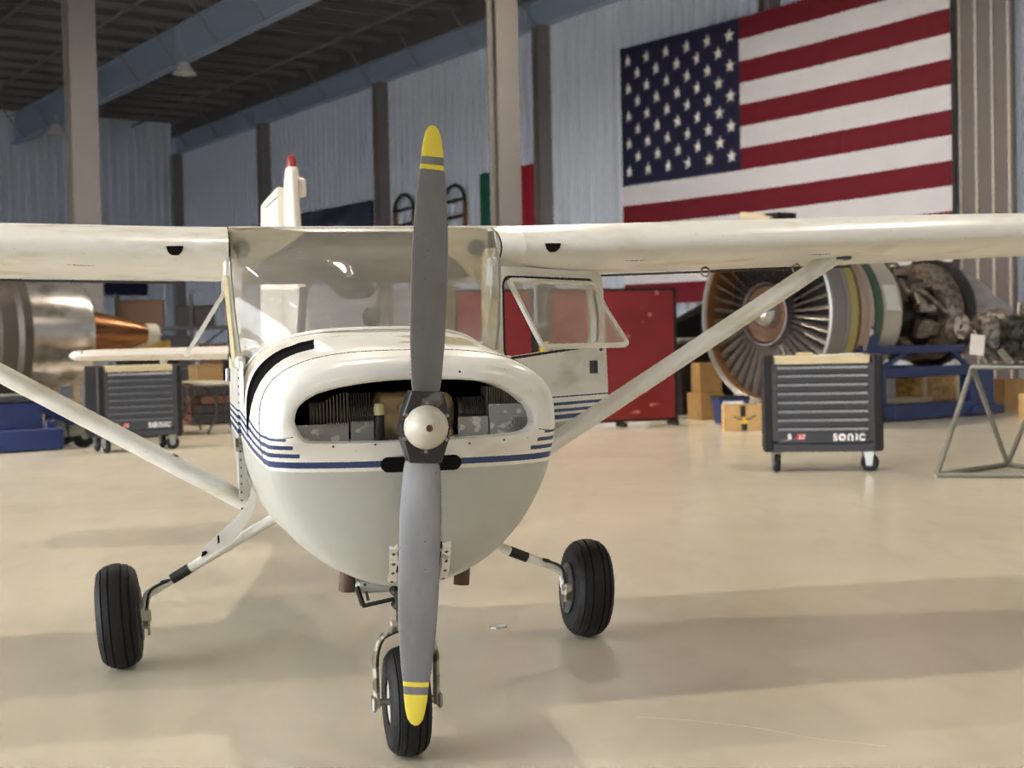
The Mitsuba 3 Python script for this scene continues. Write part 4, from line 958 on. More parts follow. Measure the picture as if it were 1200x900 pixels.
# ------------------------------------------------------------------ big fan engine on its blue stand (frame: z = engine axis)
AX, QX = V(0.825, 0.565, 0), V(0.565, -0.825, 0)     # axis aft, sideways towards us
EC = V(4.03, 22.2, 1.74)
EM = frame(EC, QX, V(0, 0, 1), AX)      # x towards us, y up, z aft
EM[:3, 0] = np.cross(V(0, 0, 1), AX)    # right-handed
SX = 1 if EM[:3, 0] @ QX > 0 else -1
TF = thing('turbofan_engine', 'large turbofan jet engine with dark fan blades on a blue stand', 'jet engine')
def tf(part, m, mat, smooth=35, label=None): return add(f'{TF}__{part}', m, mat, smooth, EM, label)
pr('fan_blade', lin(124, 116, 110), 0.35, 0.6); pr('fan_dark', lin(44, 38, 36), 0.5, 0.3); pr('brown_liner', lin(120, 82, 46), 0.55, 0.3)
pr('case_grey', lin(140, 132, 128), 0.45, 0.5); pr('yellow_ring', lin(176, 166, 96), 0.5, 0.1); pr('green_ring', lin(66, 90, 66), 0.55); pr('cream_ring', lin(196, 188, 170), 0.5); pr('tan_ring', lin(180, 164, 148), 0.4, 0.5)
pr('core_metal', proc(lambda p, n, uv: mix(lin(168, 152, 136), lin(112, 98, 88), smoothstep(0.35, 0.7, fbm(p.x * 12, p.y * 12, p.z * 12, 3)))), 0.38, 0.75)
pr('case_metal', proc(lambda p, n, uv: mix(lin(150, 134, 120), lin(112, 98, 88), fbm(p.x * 3, p.y * 3, p.z * 12, 3))), 0.34, 0.8)
pr('core_dark', lin(40, 34, 32), 0.5, 0.4)
pr('blue_paint', proc(lambda p, n, uv: mix(lin(36, 54, 108), lin(27, 40, 80), fbm(p.x * 5, p.y * 5, p.z * 5, 3))), 0.45)
def L(prof, n=64): return lathe([(r, z) for r, z in prof], n)
tf('fan_case', L([(1.36, 0.0), (1.385, -0.03), (1.425, -0.02), (1.43, 0.05), (1.43, 0.32)]), 'm_case_grey')
tf('fan_liner', L([(1.33, 0.75), (1.35, 0.40), (1.345, 0.05), (1.36, 0.0)]), 'm_brown_liner')
tf('inlet_lip', L([(1.405, -0.026), (1.42, -0.04), (1.437, -0.03), (1.43, 0.02)]), 'm_aluminium')
tf('case_flange', L([(1.43, 0.32), (1.46, 0.32), (1.46, 0.37), (1.40, 0.37)]), 'm_case_grey')
tf('yellow_band', L([(1.40, 0.37), (1.41, 0.38), (1.41, 0.58), (1.40, 0.60), (1.36, 0.60)]), 'm_yellow_ring', label='yellow band round the fan case')
tf('tan_band', L([(1.36, 0.60), (1.36, 0.64), (1.31, 0.66), (1.30, 0.92), (1.34, 0.93), (1.34, 0.97), (1.26, 0.98)]), 'm_tan_ring')
tf('dark_band', L([(1.26, 0.98), (1.20, 0.99), (1.17, 1.22), (1.14, 1.26)]), 'm_tan_ring')
tf('green_band', L([(1.14, 1.26), (1.17, 1.27), (1.15, 1.46), (1.10, 1.47)]), 'm_green_ring', label='dark green band')
tf('cream_band', L([(1.10, 1.47), (1.105, 1.48), (1.045, 2.02), (1.02, 2.05), (0.72, 2.06)]), 'm_cream_ring', label='broad cream band carrying a paper notice')
tf('core_case', L([(0.72, 2.05), (0.66, 2.15), (0.62, 2.5), (0.60, 2.9), (0.66, 3.4)]), 'm_core_dark')
tf('core_rear_case', L([(0.66, 3.4), (0.82, 3.42), (0.84, 3.6), (0.80, 3.62), (0.86, 3.80), (0.84, 3.86)]), 'm_core_metal')
tf('rear_flange', L([(0.84, 3.86), (0.93, 3.87), (0.93, 4.05), (0.86, 4.06)]), 'm_core_dark')
tf('turbine_case', L([(0.86, 4.06), (0.85, 4.2), (0.78, 4.6), (0.62, 5.0), (0.52, 5.1), (0.46, 5.1)]), 'm_case_metal')
tf('exhaust_cone', L([(0.46, 5.08), (0.42, 5.3), (0.28, 5.8), (0.16, 6.1), (0, 6.15)]), 'm_case_metal')
tf('fan_backing', L([(0.4, 0.48), (0.9, 0.52), (1.33, 0.56)]), 'm_fan_dark')
tf('hub_ring', L([(0.45, 0.10), (0.465, 0.0), (0.48, -0.03), (0.50, -0.03), (0.52, 0.02), (0.50, 0.2)]), 'm_chrome')
tf('hub_dish', L([(0, 0.16), (0.2, 0.15), (0.36, 0.10), (0.44, 0.02)]), 'm_junk_brown')
tf('spinner_dome', L([(0, -0.16), (0.10, -0.14), (0.18, -0.08), (0.225, 0.03), (0.235, 0.15)], 40), 'm_chrome')
nb = 42
P = []
for f in np.linspace(0, 1, 8):
    r = 0.49 + f * 0.85; tw = math.radians(28 + 32 * f); c = 0.16 + 0.03 * f; row = []
    for g in np.linspace(-0.5, 0.5, 5):
        row.append((c * g * math.sin(tw) * 0.55 + 0.02 * math.sin(math.pi * (g + .5)), r, 0.16 + c * g * math.cos(tw)))
    P.append(row)
bd = mikit.ply(grid(P), 'm_fan_blade', smooth=True)
for i in range(nb):
    add(f'{TF}__fan_blade', bd, None, M=EM @ rot([0, 0, 1], i * 360 / nb))
# pipes, boxes and braces over the core
r2 = np.random.default_rng(3)
for i in range(26):
    a0 = r2.uniform(-0.2, math.pi + 0.5) if i % 3 else r2.uniform(math.pi * 0.6, math.pi * 1.4); a0 = math.pi / 2 + SX * (a0 - math.pi / 2) * 1.0
    z0 = r2.uniform(2.1, 3.0); z1 = z0 + r2.uniform(0.4, 0.9); rr = r2.uniform(0.68, 0.86); da = r2.uniform(-0.7, 0.7)
    pth = smooth_path([(0.62 * math.cos(a0), 0.62 * math.sin(a0), z0), (rr * math.cos(a0), rr * math.sin(a0), z0 + 0.06), (rr * math.cos(a0 + da * .5), rr * math.sin(a0 + da * .5), (z0 + z1) / 2), (rr * math.cos(a0 + da), rr * math.sin(a0 + da), z1 - 0.05), (0.62 * math.cos(a0 + da), 0.62 * math.sin(a0 + da), z1)], 5)
    tf('pipe', tube(pth, r2.choice([0.03, 0.05, 0.075]), 8), r2.choice(['m_core_metal', 'm_aluminium', 'm_case_metal']), 40)
for i in range(14):
    a0 = r2.uniform(0, 2 * math.pi); z0 = r2.uniform(2.2, 3.4); rr = 0.70
    M = frame((rr * math.cos(a0), rr * math.sin(a0), z0), V(math.cos(a0), math.sin(a0), 0), V(-math.sin(a0), math.cos(a0), 0), V(0, 0, 1))
    tf('accessory', xf(box(0, 0, 0, r2.uniform(0.1, 0.22), r2.uniform(0.14, 0.4), r2.uniform(0.18, 0.45), 0.02), M), r2.choice(['m_core_dark', 'm_core_metal', 'm_case_metal']), False)
for z0 in (2.12, 2.2, 2.28, 2.36, 2.44):
    tf('cooling_tube', tube([(0.80 * math.cos(a), 0.80 * math.sin(a), z0) for a in np.linspace(math.pi / 2 - 0.6 * 1, math.pi / 2 + 0.6, 14)] if False else [(0.80 * math.cos(math.pi / 2 + SX * -t), 0.80 * math.sin(math.pi / 2 + SX * -t), z0) for t in np.linspace(-0.4, 1.35, 18)], 0.028, 8), 'm_case_metal', 40)
for i in range(24):
    a = 2 * math.pi * i / 24
    tf('flange_bolt', xf(box(0, 0, 0, 0.03, 0.03, 0.03), tr(0.93 * math.cos(a), 0.93 * math.sin(a), 3.85)), 'm_core_dark', False)
# paper notice on the cream band
a = math.radians(12)
tf('notice', xf(box(0, 0, 0, 0.012, 0.42, 0.30), frame((1.085 * math.cos(a) * SX, 1.085 * math.sin(a), 1.74), V(SX * math.cos(a), math.sin(a), 0), V(-SX * math.sin(a), math.cos(a), 0) * SX, V(0.0, 0, 1))), 'm_paper', False, 'white paper notice')
tf('lift_bracket', cat(bar((-0.25, 1.47, 0.15), (0.42 * 1, 1.60, 0.15), 0.10, 0.5)), 'm_maple', False, 'tan board on top of the fan case')
tf('lift_block', box(-0.22, 1.50, 0.15, 0.30, 0.16, 0.4), 'm_core_dark', False)
ST = thing('engine_stand', 'blue steel engine stand carrying the large turbofan', 'stand')
SM = frame(EC * V(1, 1, 0), QX, AX, V(0, 0, 1)); SM[:3, 0] = QX
if np.linalg.det(SM[:3, :3]) < 0: SM[:3, 0] = -QX
sq = 1 if SM[:3, 0] @ QX > 0 else -1
def sd(part, m, mat='m_blue_paint', smooth=False): return add(f'{ST}__{part}', m, mat, smooth, SM)
for q_ in (1.14, -1.14):
    q1 = q_ * sq
    sd('upper_rail', box(q1, 2.25, 1.13, 0.12, 2.3, 0.13, 0.012)); sd('lower_rail', box(q1, 2.3, 0.77, 0.14, 2.4, 0.17, 0.012))
    sd('post', box(q1, 1.25, 0.52, 0.20, 0.30, 0.55, 0.012)); sd('post', box(q1, 3.75, 0.42, 0.24, 0.62, 0.68, 0.012))
    sd('base', box(q1, 2.45, 0.14, 0.40, 2.0, 0.24, 0.015)); sd('base_end', box(q1, 3.75, 0.11, 0.5, 0.8, 0.16, 0.015)); sd('foot', box(q1, 1.22, 0.13, 0.35, 0.55, 0.24, 0.015))
    sd('trunnion', xf(extr([(-0.28, 0), (0.28, 0), (0.16, 0.42), (-0.10, 0.42)], 0.10), frame((q1 - 0.05, 1.05, 1.08), V(0, 1, 0), V(0, 0, 1), V(1, 0, 0))))
    sd('trunnion_cap', xf(lathe([(0, 0.02), (0.05, 0.02), (0.06, 0), (0, 0)], 16, axis='x'), tr(q1 + 0.06 * (1 if q1 > 0 else -1), 1.08, 1.42)), 'm_paper', 35)
    sd('diagonal', bar((q1, 1.3, 0.80), (q1, 2.0, 1.10), 0.07)); sd('diagonal', bar((q1, 3.1, 1.10), (q1, 3.55, 0.80), 0.07))
sd('cross_beam', box(0, 1.3, 0.77, 2.3, 0.14, 0.15)); sd('cross_beam', box(0, 3.4, 0.77, 2.3, 0.14, 0.15))
sd('saddle', cat(bar((-0.6, 1.2, 0.80), (-0.75, 1.2, 1.0), 0.1), bar((0.6, 1.2, 0.80), (0.75, 1.2, 1.0), 0.1)))
# ------------------------------------------------------------------ left: stripped jet engine on a blue dolly
pr('duct_metal', proc(lambda p, n, uv: mix(lin(216, 210, 206), lin(160, 150, 142), smoothstep(0.4, 0.75, fbm(p.x * 4, p.y * 4, p.z * 4, 4)))), 0.24, 0.85)
pr('copper', proc(lambda p, n, uv: mix(lin(150, 100, 62), lin(98, 62, 38), smoothstep(0.3, 0.7, fbm(p.x * 2, p.y * 2, p.z * 22, 3)))), 0.3, 0.75)
pr('ring_dark', lin(72, 64, 58), 0.42, 0.4)
J = thing('jet_engine', 'small jet engine with silver duct and copper exhaust cone on a blue dolly', 'jet engine')
JA = V(0.809, 0.588, 0); JC = V(-7.10, 19.75, 1.62)
JM = frame(JC, np.cross(V(0, 0, 1), JA), V(0, 0, 1), JA)
def je(part, m, mat, smooth=35): return add(f'{J}__{part}', m, mat, smooth, JM)
je('flange_ring', L([(0.62, -0.34), (0.76, -0.34), (0.84, -0.30), (0.86, -0.22), (0.88, -0.10), (0.95, -0.04), (0.95, 0.08), (0.72, 0.10)]), 'm_ring_dark')
je('inner_ring', L([(0.62, -0.34), (0.60, -0.1), (0.55, 0.0), (0.3, 0.02)]), 'm_core_metal')
je('duct', L([(0.72, 0.02), (0.78, 0.03), (0.76, 0.4), (0.735, 0.9), (0.70, 1.02), (0.66, 1.02), (0.62, 0.9)]), 'm_duct_metal')
je('exhaust_cone', L([(0.42, 0.75), (0.38, 1.0), (0.345, 1.2), (0.22, 1.75), (0.12, 2.06)]), 'm_copper')
je('cone_cap', L([(0.12, 2.02), (0.15, 2.03), (0.15, 2.18), (0.11, 2.22), (0, 2.23)]), 'm_inside_white')
je('gearbox', box(0.2, -0.2, -0.75, 0.5, 0.6, 0.6, 0.06), 'm_core_metal', False)
je('front_case', L([(0.0, -1.6), (0.3, -1.58), (0.42, -1.3), (0.45, -0.6), (0.55, -0.35), (0.62, -0.34)]), 'm_core_metal')
for i in range(10):
    a = 2 * math.pi * i / 10
    je('fuel_line', tube(smooth_path([(0.45 * math.cos(a), 0.45 * math.sin(a), -1.1), (0.62 * math.cos(a + .15), 0.62 * math.sin(a + .15), -0.9), (0.60 * math.cos(a + .3), 0.60 * math.sin(a + .3), -0.4)], 6), 0.03, 8), ['m_core_dark', 'm_worn_steel', 'm_copper'][i % 3], 40)
D = thing('engine_dolly', 'dark blue wheeled dolly under the silver jet engine at the left edge', 'dolly')
DM = frame(V(-7.15, 19.75, 0), JA, V(-0.588, 0.809, 0), V(0, 0, 1))
def dl(part, m, mat='m_blue_paint', smooth=False): return add(f'{D}__{part}', m, mat, smooth, DM)
dl('base_beam', box(-0.15, -0.62, 0.17, 1.45, 0.22, 0.30, 0.02)); dl('base_beam', box(-0.15, 0.62, 0.17, 1.45, 0.22, 0.30, 0.02))
dl('side_plate', box(-0.25, -0.55, 0.50, 1.15, 0.10, 0.38, 0.02)); dl('side_plate', box(-0.25, 0.55, 0.50, 1.15, 0.10, 0.38, 0.02))
dl('cross_beam', box(0.42, 0, 0.35, 0.16, 1.3, 0.16, 0.02)); dl('cross_beam', box(-0.7, 0, 0.35, 0.16, 1.3, 0.16, 0.02))
dl('end_arm', bar((0.30, -0.55, 0.62), (0.80, -0.45, 0.40), 0.12, 0.16)); dl('end_arm', bar((0.30, 0.55, 0.62), (0.80, 0.45, 0.40), 0.12, 0.16))
dl('platform', box(-0.2, 0, 0.735, 1.3, 1.25, 0.07, 0.01), 'm_dark_grey')
dl('platform_skin', box(-0.2, 0, 0.79, 1.28, 1.2, 0.04, 0.01), 'm_lamp_body')
for x, y in ((0.30, -0.52), (0.30, 0.45), (-0.6, -0.5)):
    dl('timber_post', box(x, y, 0.47, 0.11, 0.11, 0.42), 'm_maple')
for x in (0.72, 1.02):
    dl('timber_prop', box(x - 0.05, -0.1, 0.86, 0.09, 0.09, 0.42), 'm_maple')
dl('timber_ledger', box(0.55, -0.1, 0.665, 0.95, 0.12, 0.05), 'm_maple')
for y in (-0.42, 0.42):
    dl('caster', xf(L([(0.05, -0.04), (0.15, -0.045), (0.17, -0.02), (0.17, 0.02), (0.15, 0.045), (0.05, 0.04)], 28), frame((0.95, y, 0.17), V(1, 0, 0), V(0, 0, 1), V(0, -1, 0))), 'm_rubber', 30)
    dl('caster_bracket', cat(box(0.84, y - 0.06, 0.30, 0.22, 0.012, 0.24), box(0.84, y + 0.06, 0.30, 0.22, 0.012, 0.24), box(0.82, y, 0.41, 0.22, 0.16, 0.03), xf(lathe([(0, 0.06), (0.05, 0.06), (0.05, -0.06), (0, -0.06)], 16, axis='y'), tr(0.95, y, 0.17))), 'm_aluminium')
k = thing('dark_crate', 'dark wooden crate behind the left tool cart', 'crate', place(-5.78, 22.25, 0, 36))
add(f'{k}__body', box(0, 0, 0.62, 0.8, 0.6, 1.24, 0.01), 'm_core_dark', False)
for x in (-0.36, 0.36): add(f'{k}__batten', box(x, -0.31, 0.62, 0.07, 0.04, 1.24), 'm_core_dark', False)
k = thing('yellow_bucket', 'yellow-brown bucket standing on the crate below the white tip of the copper cone', 'bucket', tr(-5.60, 22.38, 1.24))
pr('ochre', lin(150, 118, 44), 0.6)
add(f'{k}__body', L([(0, 0), (0.13, 0), (0.15, 0.28), (0.14, 0.28), (0.12, 0.02), (0, 0.02)], 24), 'm_ochre', 35, CURRENT[0])

# ------------------------------------------------------------------ left back: folding table, rack with boxes, timber pile
k = thing('folding_table', 'white folding table with black wishbone legs beside the airplane nose at the left', 'table')
TM = place(-4.62, 22.4, 0, 36)
add(f'{k}__top', box(0.05, 0.8, 0.815, 0.80, 1.75, 0.05, 0.015), 'm_inside_white', False, TM)
for y in (0.12, 1.45):
    for s in (-1, 1):
        add(f'{k}__leg', tube(smooth_path([(s * 0.07, y, 0.79), (s * 0.07, y, 0.30), (s * 0.09, y, 0.24), (s * 0.20, y, 0.09), (s * 0.22, y, 0.0)], 5), 0.022, 8), 'm_dark_grey', 40, TM)
    add(f'{k}__brace', tube([(0, y, 0.45), (0, 0.8, 0.78)], 0.012, 8), 'm_dark_grey', 40, TM)
k = thing('black_case', 'black case standing on the right end of the folding table', 'case', TM)
add(f'{k}__shell', box(0.33, 0.12, 0.91, 0.22, 0.20, 0.14, 0.015), 'm_black', False, TM); add(f'{k}__handle', tube([(0.28, 0.12, 0.98), (0.30, 0.12, 1.01), (0.36, 0.12, 1.01), (0.38, 0.12, 0.98)], 0.008, 8), 'm_black', 40, TM)
pr('rack_steel', lin(66, 62, 62), 0.5, 0.3); pr('junk_brown', lin(92, 66, 48), 0.7); pr('junk_dark', lin(44, 40, 40), 0.7); pr('junk_tan', lin(150, 120, 78), 0.75); pr('junk_grey', lin(118, 116, 116), 0.6); pr('plank', proc(lambda p, n, uv: mix(lin(112, 78, 54), lin(70, 46, 34), fbm(p.x * 5, p.y * 5, p.z * 5, 3))), 0.75)
pr('junk_red', lin(120, 52, 40), 0.7)
RK = thing('storage_rack', 'dark steel storage rack against the dark back corner left of the airplane', 'rack')
RM = place(-6.95, 30.5, 0, 12)
for x in (-1.55, 0.0, 1.55):
    for y in (-0.35, 0.35):
        add(f'{RK}__post', box(x, y, 1.3, 0.07, 0.07, 2.6), 'm_rack_steel', False, RM)
for z in (0.12, 1.0, 1.85):
    add(f'{RK}__shelf', box(0, 0, z, 3.2, 0.8, 0.07), 'm_rack_steel', False, RM)
for i in range(2):
    add(f'{RK}__cross_brace', bar((-1.5, 0.36, 0.2 if i else 2.4), (1.5, 0.36, 2.4 if i else 0.2), 0.03), 'm_rack_steel', False, RM)
rb = [('brown crate on the top shelf of the dark rack, left end', -1.05, 1.885, 0.95, 0.55, 'm_junk_brown'), ('dark bin on the top shelf of the dark rack, middle', 0.1, 1.885, 0.8, 0.42, 'm_junk_dark'), ('grey box on the top shelf of the dark rack, right end', 1.05, 1.885, 0.7, 0.5, 'm_junk_grey'),
      ('tan carton on the middle shelf of the dark rack, left end', -1.1, 1.035, 0.6, 0.5, 'm_junk_tan'), ('dark box on the middle shelf of the dark rack', -0.35, 1.035, 0.6, 0.62, 'm_junk_dark'), ('brown carton on the middle shelf of the dark rack', 0.45, 1.035, 0.62, 0.45, 'm_junk_brown'), ('grey bin on the middle shelf of the dark rack, right end', 1.15, 1.035, 0.55, 0.4, 'm_junk_grey'),
      ('dark crate on the bottom shelf of the dark rack, left end', -0.9, 0.155, 0.9, 0.6, 'm_junk_dark'), ('rust red case on the bottom shelf of the dark rack', 0.2, 0.155, 0.8, 0.5, 'm_junk_red'), ('brown crate on the bottom shelf of the dark rack, right end', 1.1, 0.155, 0.6, 0.55, 'm_junk_brown')]
for lb, x, z, w, h, m in rb:
    k = thing('storage_box', lb, 'box')
    add(f'{k}__body', box(x, -0.05, z + h / 2, w, 0.55, h, 0.015), m, False, RM); add(f'{k}__lid', box(x, -0.05, z + h + 0.012, w + 0.02, 0.57, 0.03, 0.008), m, False, RM)
PMt = place(-4.9, 26.2, 0, 30)
r3 = np.random.default_rng(11)
for i in range(16):
    lv, j = divmod(i, 4); y = (j - 1.5) * 0.29 + r3.uniform(-0.005, 0.005)
    k = thing('timber_plank', 'rough dark timber in the pile behind the folding table', 'plank', group='timbers in the pile behind the folding table')
    Lk = r3.uniform(2.2, 2.9); M = PMt @ place(r3.uniform(-0.15, 0.15), y, 0.05 + lv * 0.165, r3.uniform(-0.8, 0.8))
    add(k, box(0, 0, 0.075, Lk, 0.24, 0.15, 0.012), ['m_plank', 'm_junk_dark', 'm_plank', 'm_junk_red'][int(r3.integers(4))], False, M)
for i, (x, lb, h, m) in enumerate(((-0.85, 'tan carton on top of the timber pile behind the table', 0.34, 'm_junk_tan'), (-0.2, 'dark machine case on the timber pile behind the table', 0.42, 'm_junk_dark'), (0.55, 'brown box on the timber pile nearest the airplane', 0.38, 'm_junk_brown'))):
    k = thing('storage_box', lb, 'box')
    add(f'{k}__body', box(x, 0, 0.725 + h / 2, 0.5, 0.5, h, 0.015), m, False, PMt); add(f'{k}__lid', box(x, 0, 0.737 + h, 0.52, 0.52, 0.03, 0.008), m, False, PMt)

# ------------------------------------------------------------------ centre right: red panels, cabinet, bin, cartons
pr('red_panel', proc(lambda p, n, uv: mix(mix(lin(134, 32, 32), lin(108, 25, 27), fbm(p.x * 2, p.y * 2, p.z * 2, 3)), lin(196, 120, 112), smoothstep(0.80, 0.9, noise(p.x * 9, p.y * 9, p.z * 9)) * smoothstep(0.5, 0.62, fbm(p.x * 2.3, p.y * 2.3, p.z * 2.3, 2)))), 0.26, 0.0, 0.6)
pd_ = V(0.953, 0.303, 0)
def red_panel(org, wdt, hgt, lb):
    k = thing('red_partition', lb, 'partition'); M = frame(org, pd_, V(-pd_[1], pd_[0], 0), V(0, 0, 1))
    add(f'{k}__sheet', box(wdt / 2, 0, 0.08 + hgt / 2, wdt - 0.06, 0.03, hgt - 0.04), 'm_red_panel', False, M)
    for x in (0.02, wdt - 0.02): add(f'{k}__upright', box(x, 0, 0.06 + hgt / 2, 0.045, 0.06, hgt + 0.02), 'm_core_dark', False, M)
    for z in (0.09, 0.08 + hgt): add(f'{k}__rail', box(wdt / 2, 0, z, wdt, 0.05, 0.04), 'm_core_dark', False, M)
    for x in (0.08, wdt - 0.08, wdt * 0.55): add(f'{k}__foot', box(x, 0, 0.035, 0.07, 0.35, 0.07, 0.01), 'm_core_dark', False, M)
red_panel((0.60, 21.92, 0), 2.16, 2.10, 'tall red metal partition standing right of the open airplane door')
red_panel((-0.86, 21.46, 0), 1.27, 2.10, 'narrower red metal partition seen through the airplane windows')
k = thing('grey_cabinet', 'grey metal cabinet in the gap between the two red partitions', 'cabinet', place(0.62, 24.6, 0, 15))
add(f'{k}__body', box(0, 0, 0.85, 0.8, 0.5, 1.7, 0.02), 'm_junk_grey', False); add(f'{k}__door', box(0, -0.26, 0.85, 0.74, 0.02, 1.6, 0.01), 'm_rack_steel', False); add(f'{k}__door__handle', box(0.25, -0.28, 0.95, 0.03, 0.03, 0.16), 'm_chrome', False)
k = thing('yellow_can', 'yellow can on a stool in the gap between the red partitions', 'can', tr(0.585, 23.6, 0))
pr('can_yellow', lin(214, 178, 44), 0.5)
add(f'{k}__can', L([(0, 1.12), (0.10, 1.12), (0.11, 1.14), (0.11, 1.33), (0.08, 1.37), (0, 1.37)], 20), 'm_can_yellow', 35); add(f'{k}__spout', tube([(0, 0, 1.36), (0.10, 0, 1.42)], 0.02, 8), 'm_black', 40)
k = thing('stool', 'dark stool carrying the yellow can', 'stool', tr(0.585, 23.6, 0))
add(f'{k}__seat', L([(0, 1.08), (0.20, 1.08), (0.20, 1.115), (0, 1.115)], 24), 'm_core_dark', 35)
for i in range(4):
    a = math.pi / 4 + i * math.pi / 2; add(f'{k}__leg', tube([(0.13 * math.cos(a), 0.13 * math.sin(a), 1.085), (0.22 * math.cos(a), 0.22 * math.sin(a), 0.0)], 0.018, 8), 'm_core_dark', 40)
k = thing('waste_bin', 'tall dark wheeled bin with a pale lid just right of the red partition', 'bin', place(3.06, 24.4, 0, 20))
add(f'{k}__body', loft([[(-.22, -.24, 0.06), (.22, -.24, 0.06), (.22, .24, 0.06), (-.22, .24, 0.06)], [(-.29, -.31, 1.30), (.29, -.31, 1.30), (.29, .31, 1.30), (-.29, .31, 1.30)]]), 'm_black', False)
add(f'{k}__lid', box(0, 0, 1.35, 0.64, 0.66, 0.09, 0.03), 'm_junk_grey', False)
for s in (-1, 1): add(f'{k}__wheel', xf(L([(0, -0.03), (0.09, -0.03), (0.09, 0.03), (0, 0.03)], 20), tr(s * 0.24, 0.22, 0.09) @ rot([0, 1, 0], 90)), 'm_rubber', 35)
k = thing('black_tarp', 'black tarp draped over a rack between the red partition and the fan', 'tarp', place(3.35, 26.2, 0, 20))
add(f'{k}__sheet', loft([[(-.75, -.3, 0.0), (.75, -.3, 0.0), (.75, .3, 0.0), (-.75, .3, 0.0)], [(-.72, -.26, 1.55), (.72, -.26, 2.1), (.72, .26, 2.1), (-.72, .26, 1.55)], [(-.55, -.1, 1.62), (.68, -.1, 2.22), (.68, .1, 2.22), (-.55, .1, 1.62)]]), 'm_soft_black', False)
add(f'{k}__strap', box(0.1, -0.305, 0.9, 0.05, 0.02, 1.7), 'm_dark_grey', False)
def carton(lb, M, w, d, h, tape=True, name='cardboard_box'):
    k = thing(name, lb, 'box', M)
    add(f'{k}__body', box(0, 0, h / 2, w, d, h, 0.006), 'm_cardboard', False)
    for s in (-1, 1): add(f'{k}__flap', box(0, s * d / 4, h + 0.003, w - 0.01, d / 2 - 0.006, 0.006), 'm_cardboard', False)
    if tape: add(f'{k}__tape', box(0, 0, h + 0.008, w * 0.98, 0.06, 0.003), 'm_junk_tan', False)
    return k
AMZ = carton('small cardboard box with black tape and a yellow mark left of the near tool cart', place(3.42, 20.75, 0, -4), 0.60, 0.40, 0.38)
add(f'{AMZ}__black_tape', box(-0.02, -0.203, 0.29, 0.075, 0.004, 0.17), 'm_black', False); add(f'{AMZ}__black_tape', box(0.0, -0.203, 0.055, 0.08, 0.004, 0.10), 'm_black', False)
smile = sg.LineString([(-0.15, 0.215), (-0.08, 0.18), (0.0, 0.165), (0.08, 0.18), (0.155, 0.225)]).buffer(0.010)
add(f'{AMZ}__printed_arc', xf(extr(smile, 0.003), frame((0, -0.200, 0), V(1, 0, 0), V(0, 0, 1), V(0, -1, 0))), 'm_black', False)
add(f'{AMZ}__yellow_mark', xf(extr(sg.Polygon([(-0.06, 0.11), (0.05, 0.11), (0.05, 0.15), (0.02, 0.16), (0.02, 0.21), (-0.02, 0.21), (-0.03, 0.15), (-0.06, 0.15)]), 0.003), frame((0, -0.203, 0), V(1, 0, 0), V(0, 0, 1), V(0, -1, 0))), 'm_can_yellow', False)
carton('brown carton on the floor below the left edge of the fan', place(3.30, 23.9, 0, 24), 0.45, 0.45, 0.45)
carton('brown carton stacked on the carton below the fan', tr(0, 0, 0.46) @ place(3.32, 23.9, 0, 15), 0.40, 0.40, 0.50)
k = thing('blue_tote', 'dark blue tote with a white label below the left edge of the fan', 'tote', place(3.45, 22.15, 0, 10))
add(f'{k}__body', loft([[(-.20, -.16, 0.02), (.20, -.16, 0.02), (.20, .16, 0.02), (-.20, .16, 0.02)], [(-.25, -.20, 0.42), (.25, -.20, 0.42), (.25, .20, 0.42), (-.25, .20, 0.42)]]), 'm_blue_paint', False)
add(f'{k}__lid', box(0, 0, 0.44, 0.53, 0.43, 0.04, 0.012), 'm_black', False); add(f'{k}__label', box(-0.02, -0.19, 0.33, 0.34, 0.012, 0.13), 'm_paper', False)
# behind the blue stand: chipboard crate, board, wooden chocks
pr('chipboard', proc(lambda p, n, uv: mix(lin(206, 168, 104), lin(168, 128, 74), smoothstep(0.3, 0.7, fbm(p.x * 14, p.y * 14, p.z * 14, 3)))), 0.7)
k = thing('chipboard_crate', 'chipboard crate under the core of the large engine', 'crate', place(7.25, 24.5, 0, 34))
add(f'{k}__body', box(0, 0, 0.42, 0.9, 0.6, 0.72), 'm_chipboard', False)
for x in (-0.42, 0.42): add(f'{k}__batten', box(x, -0.32, 0.42, 0.07, 0.05, 0.74), 'm_maple', False)
add(f'{k}__skid', box(0, 0, 0.03, 0.95, 0.5, 0.06), 'm_maple', False)
k = thing('plywood_sheet', 'pale plywood sheet lying on the blue stand', 'board', SM)
add(f'{k}__panel', box(0.0, 2.35, 0.29, 1.5, 1.4, 0.05), 'm_maple', False); add(f'{k}__edge_strip', box(0.76, 2.35, 0.29, 0.02, 1.4, 0.06), 'm_maple', False)
k = thing('steel_drum', 'grey steel drum standing on the plywood under the engine', 'drum', SM @ tr(0.1, 2.62, 0.315))
add(f'{k}__shell', L([(0, 0), (0.22, 0), (0.225, 0.14), (0.22, 0.15), (0.22, 0.30), (0.225, 0.31), (0.22, 0.32), (0.22, 0.42), (0, 0.42)], 28), 'm_aluminium', 35); add(f'{k}__bung', xf(L([(0, 0.03), (0.03, 0.03), (0.03, 0), (0, 0)], 12), tr(0.1, 0.05, 0.42)), 'm_steel', 35)
carton('brown carton behind the right end of the blue stand', place(8.85, 24.7, 0, 10), 0.6, 0.5, 0.55)
carton('low brown carton behind the tube stand at the right edge', place(8.3, 21.9, 0, 20), 0.55, 0.45, 0.40)

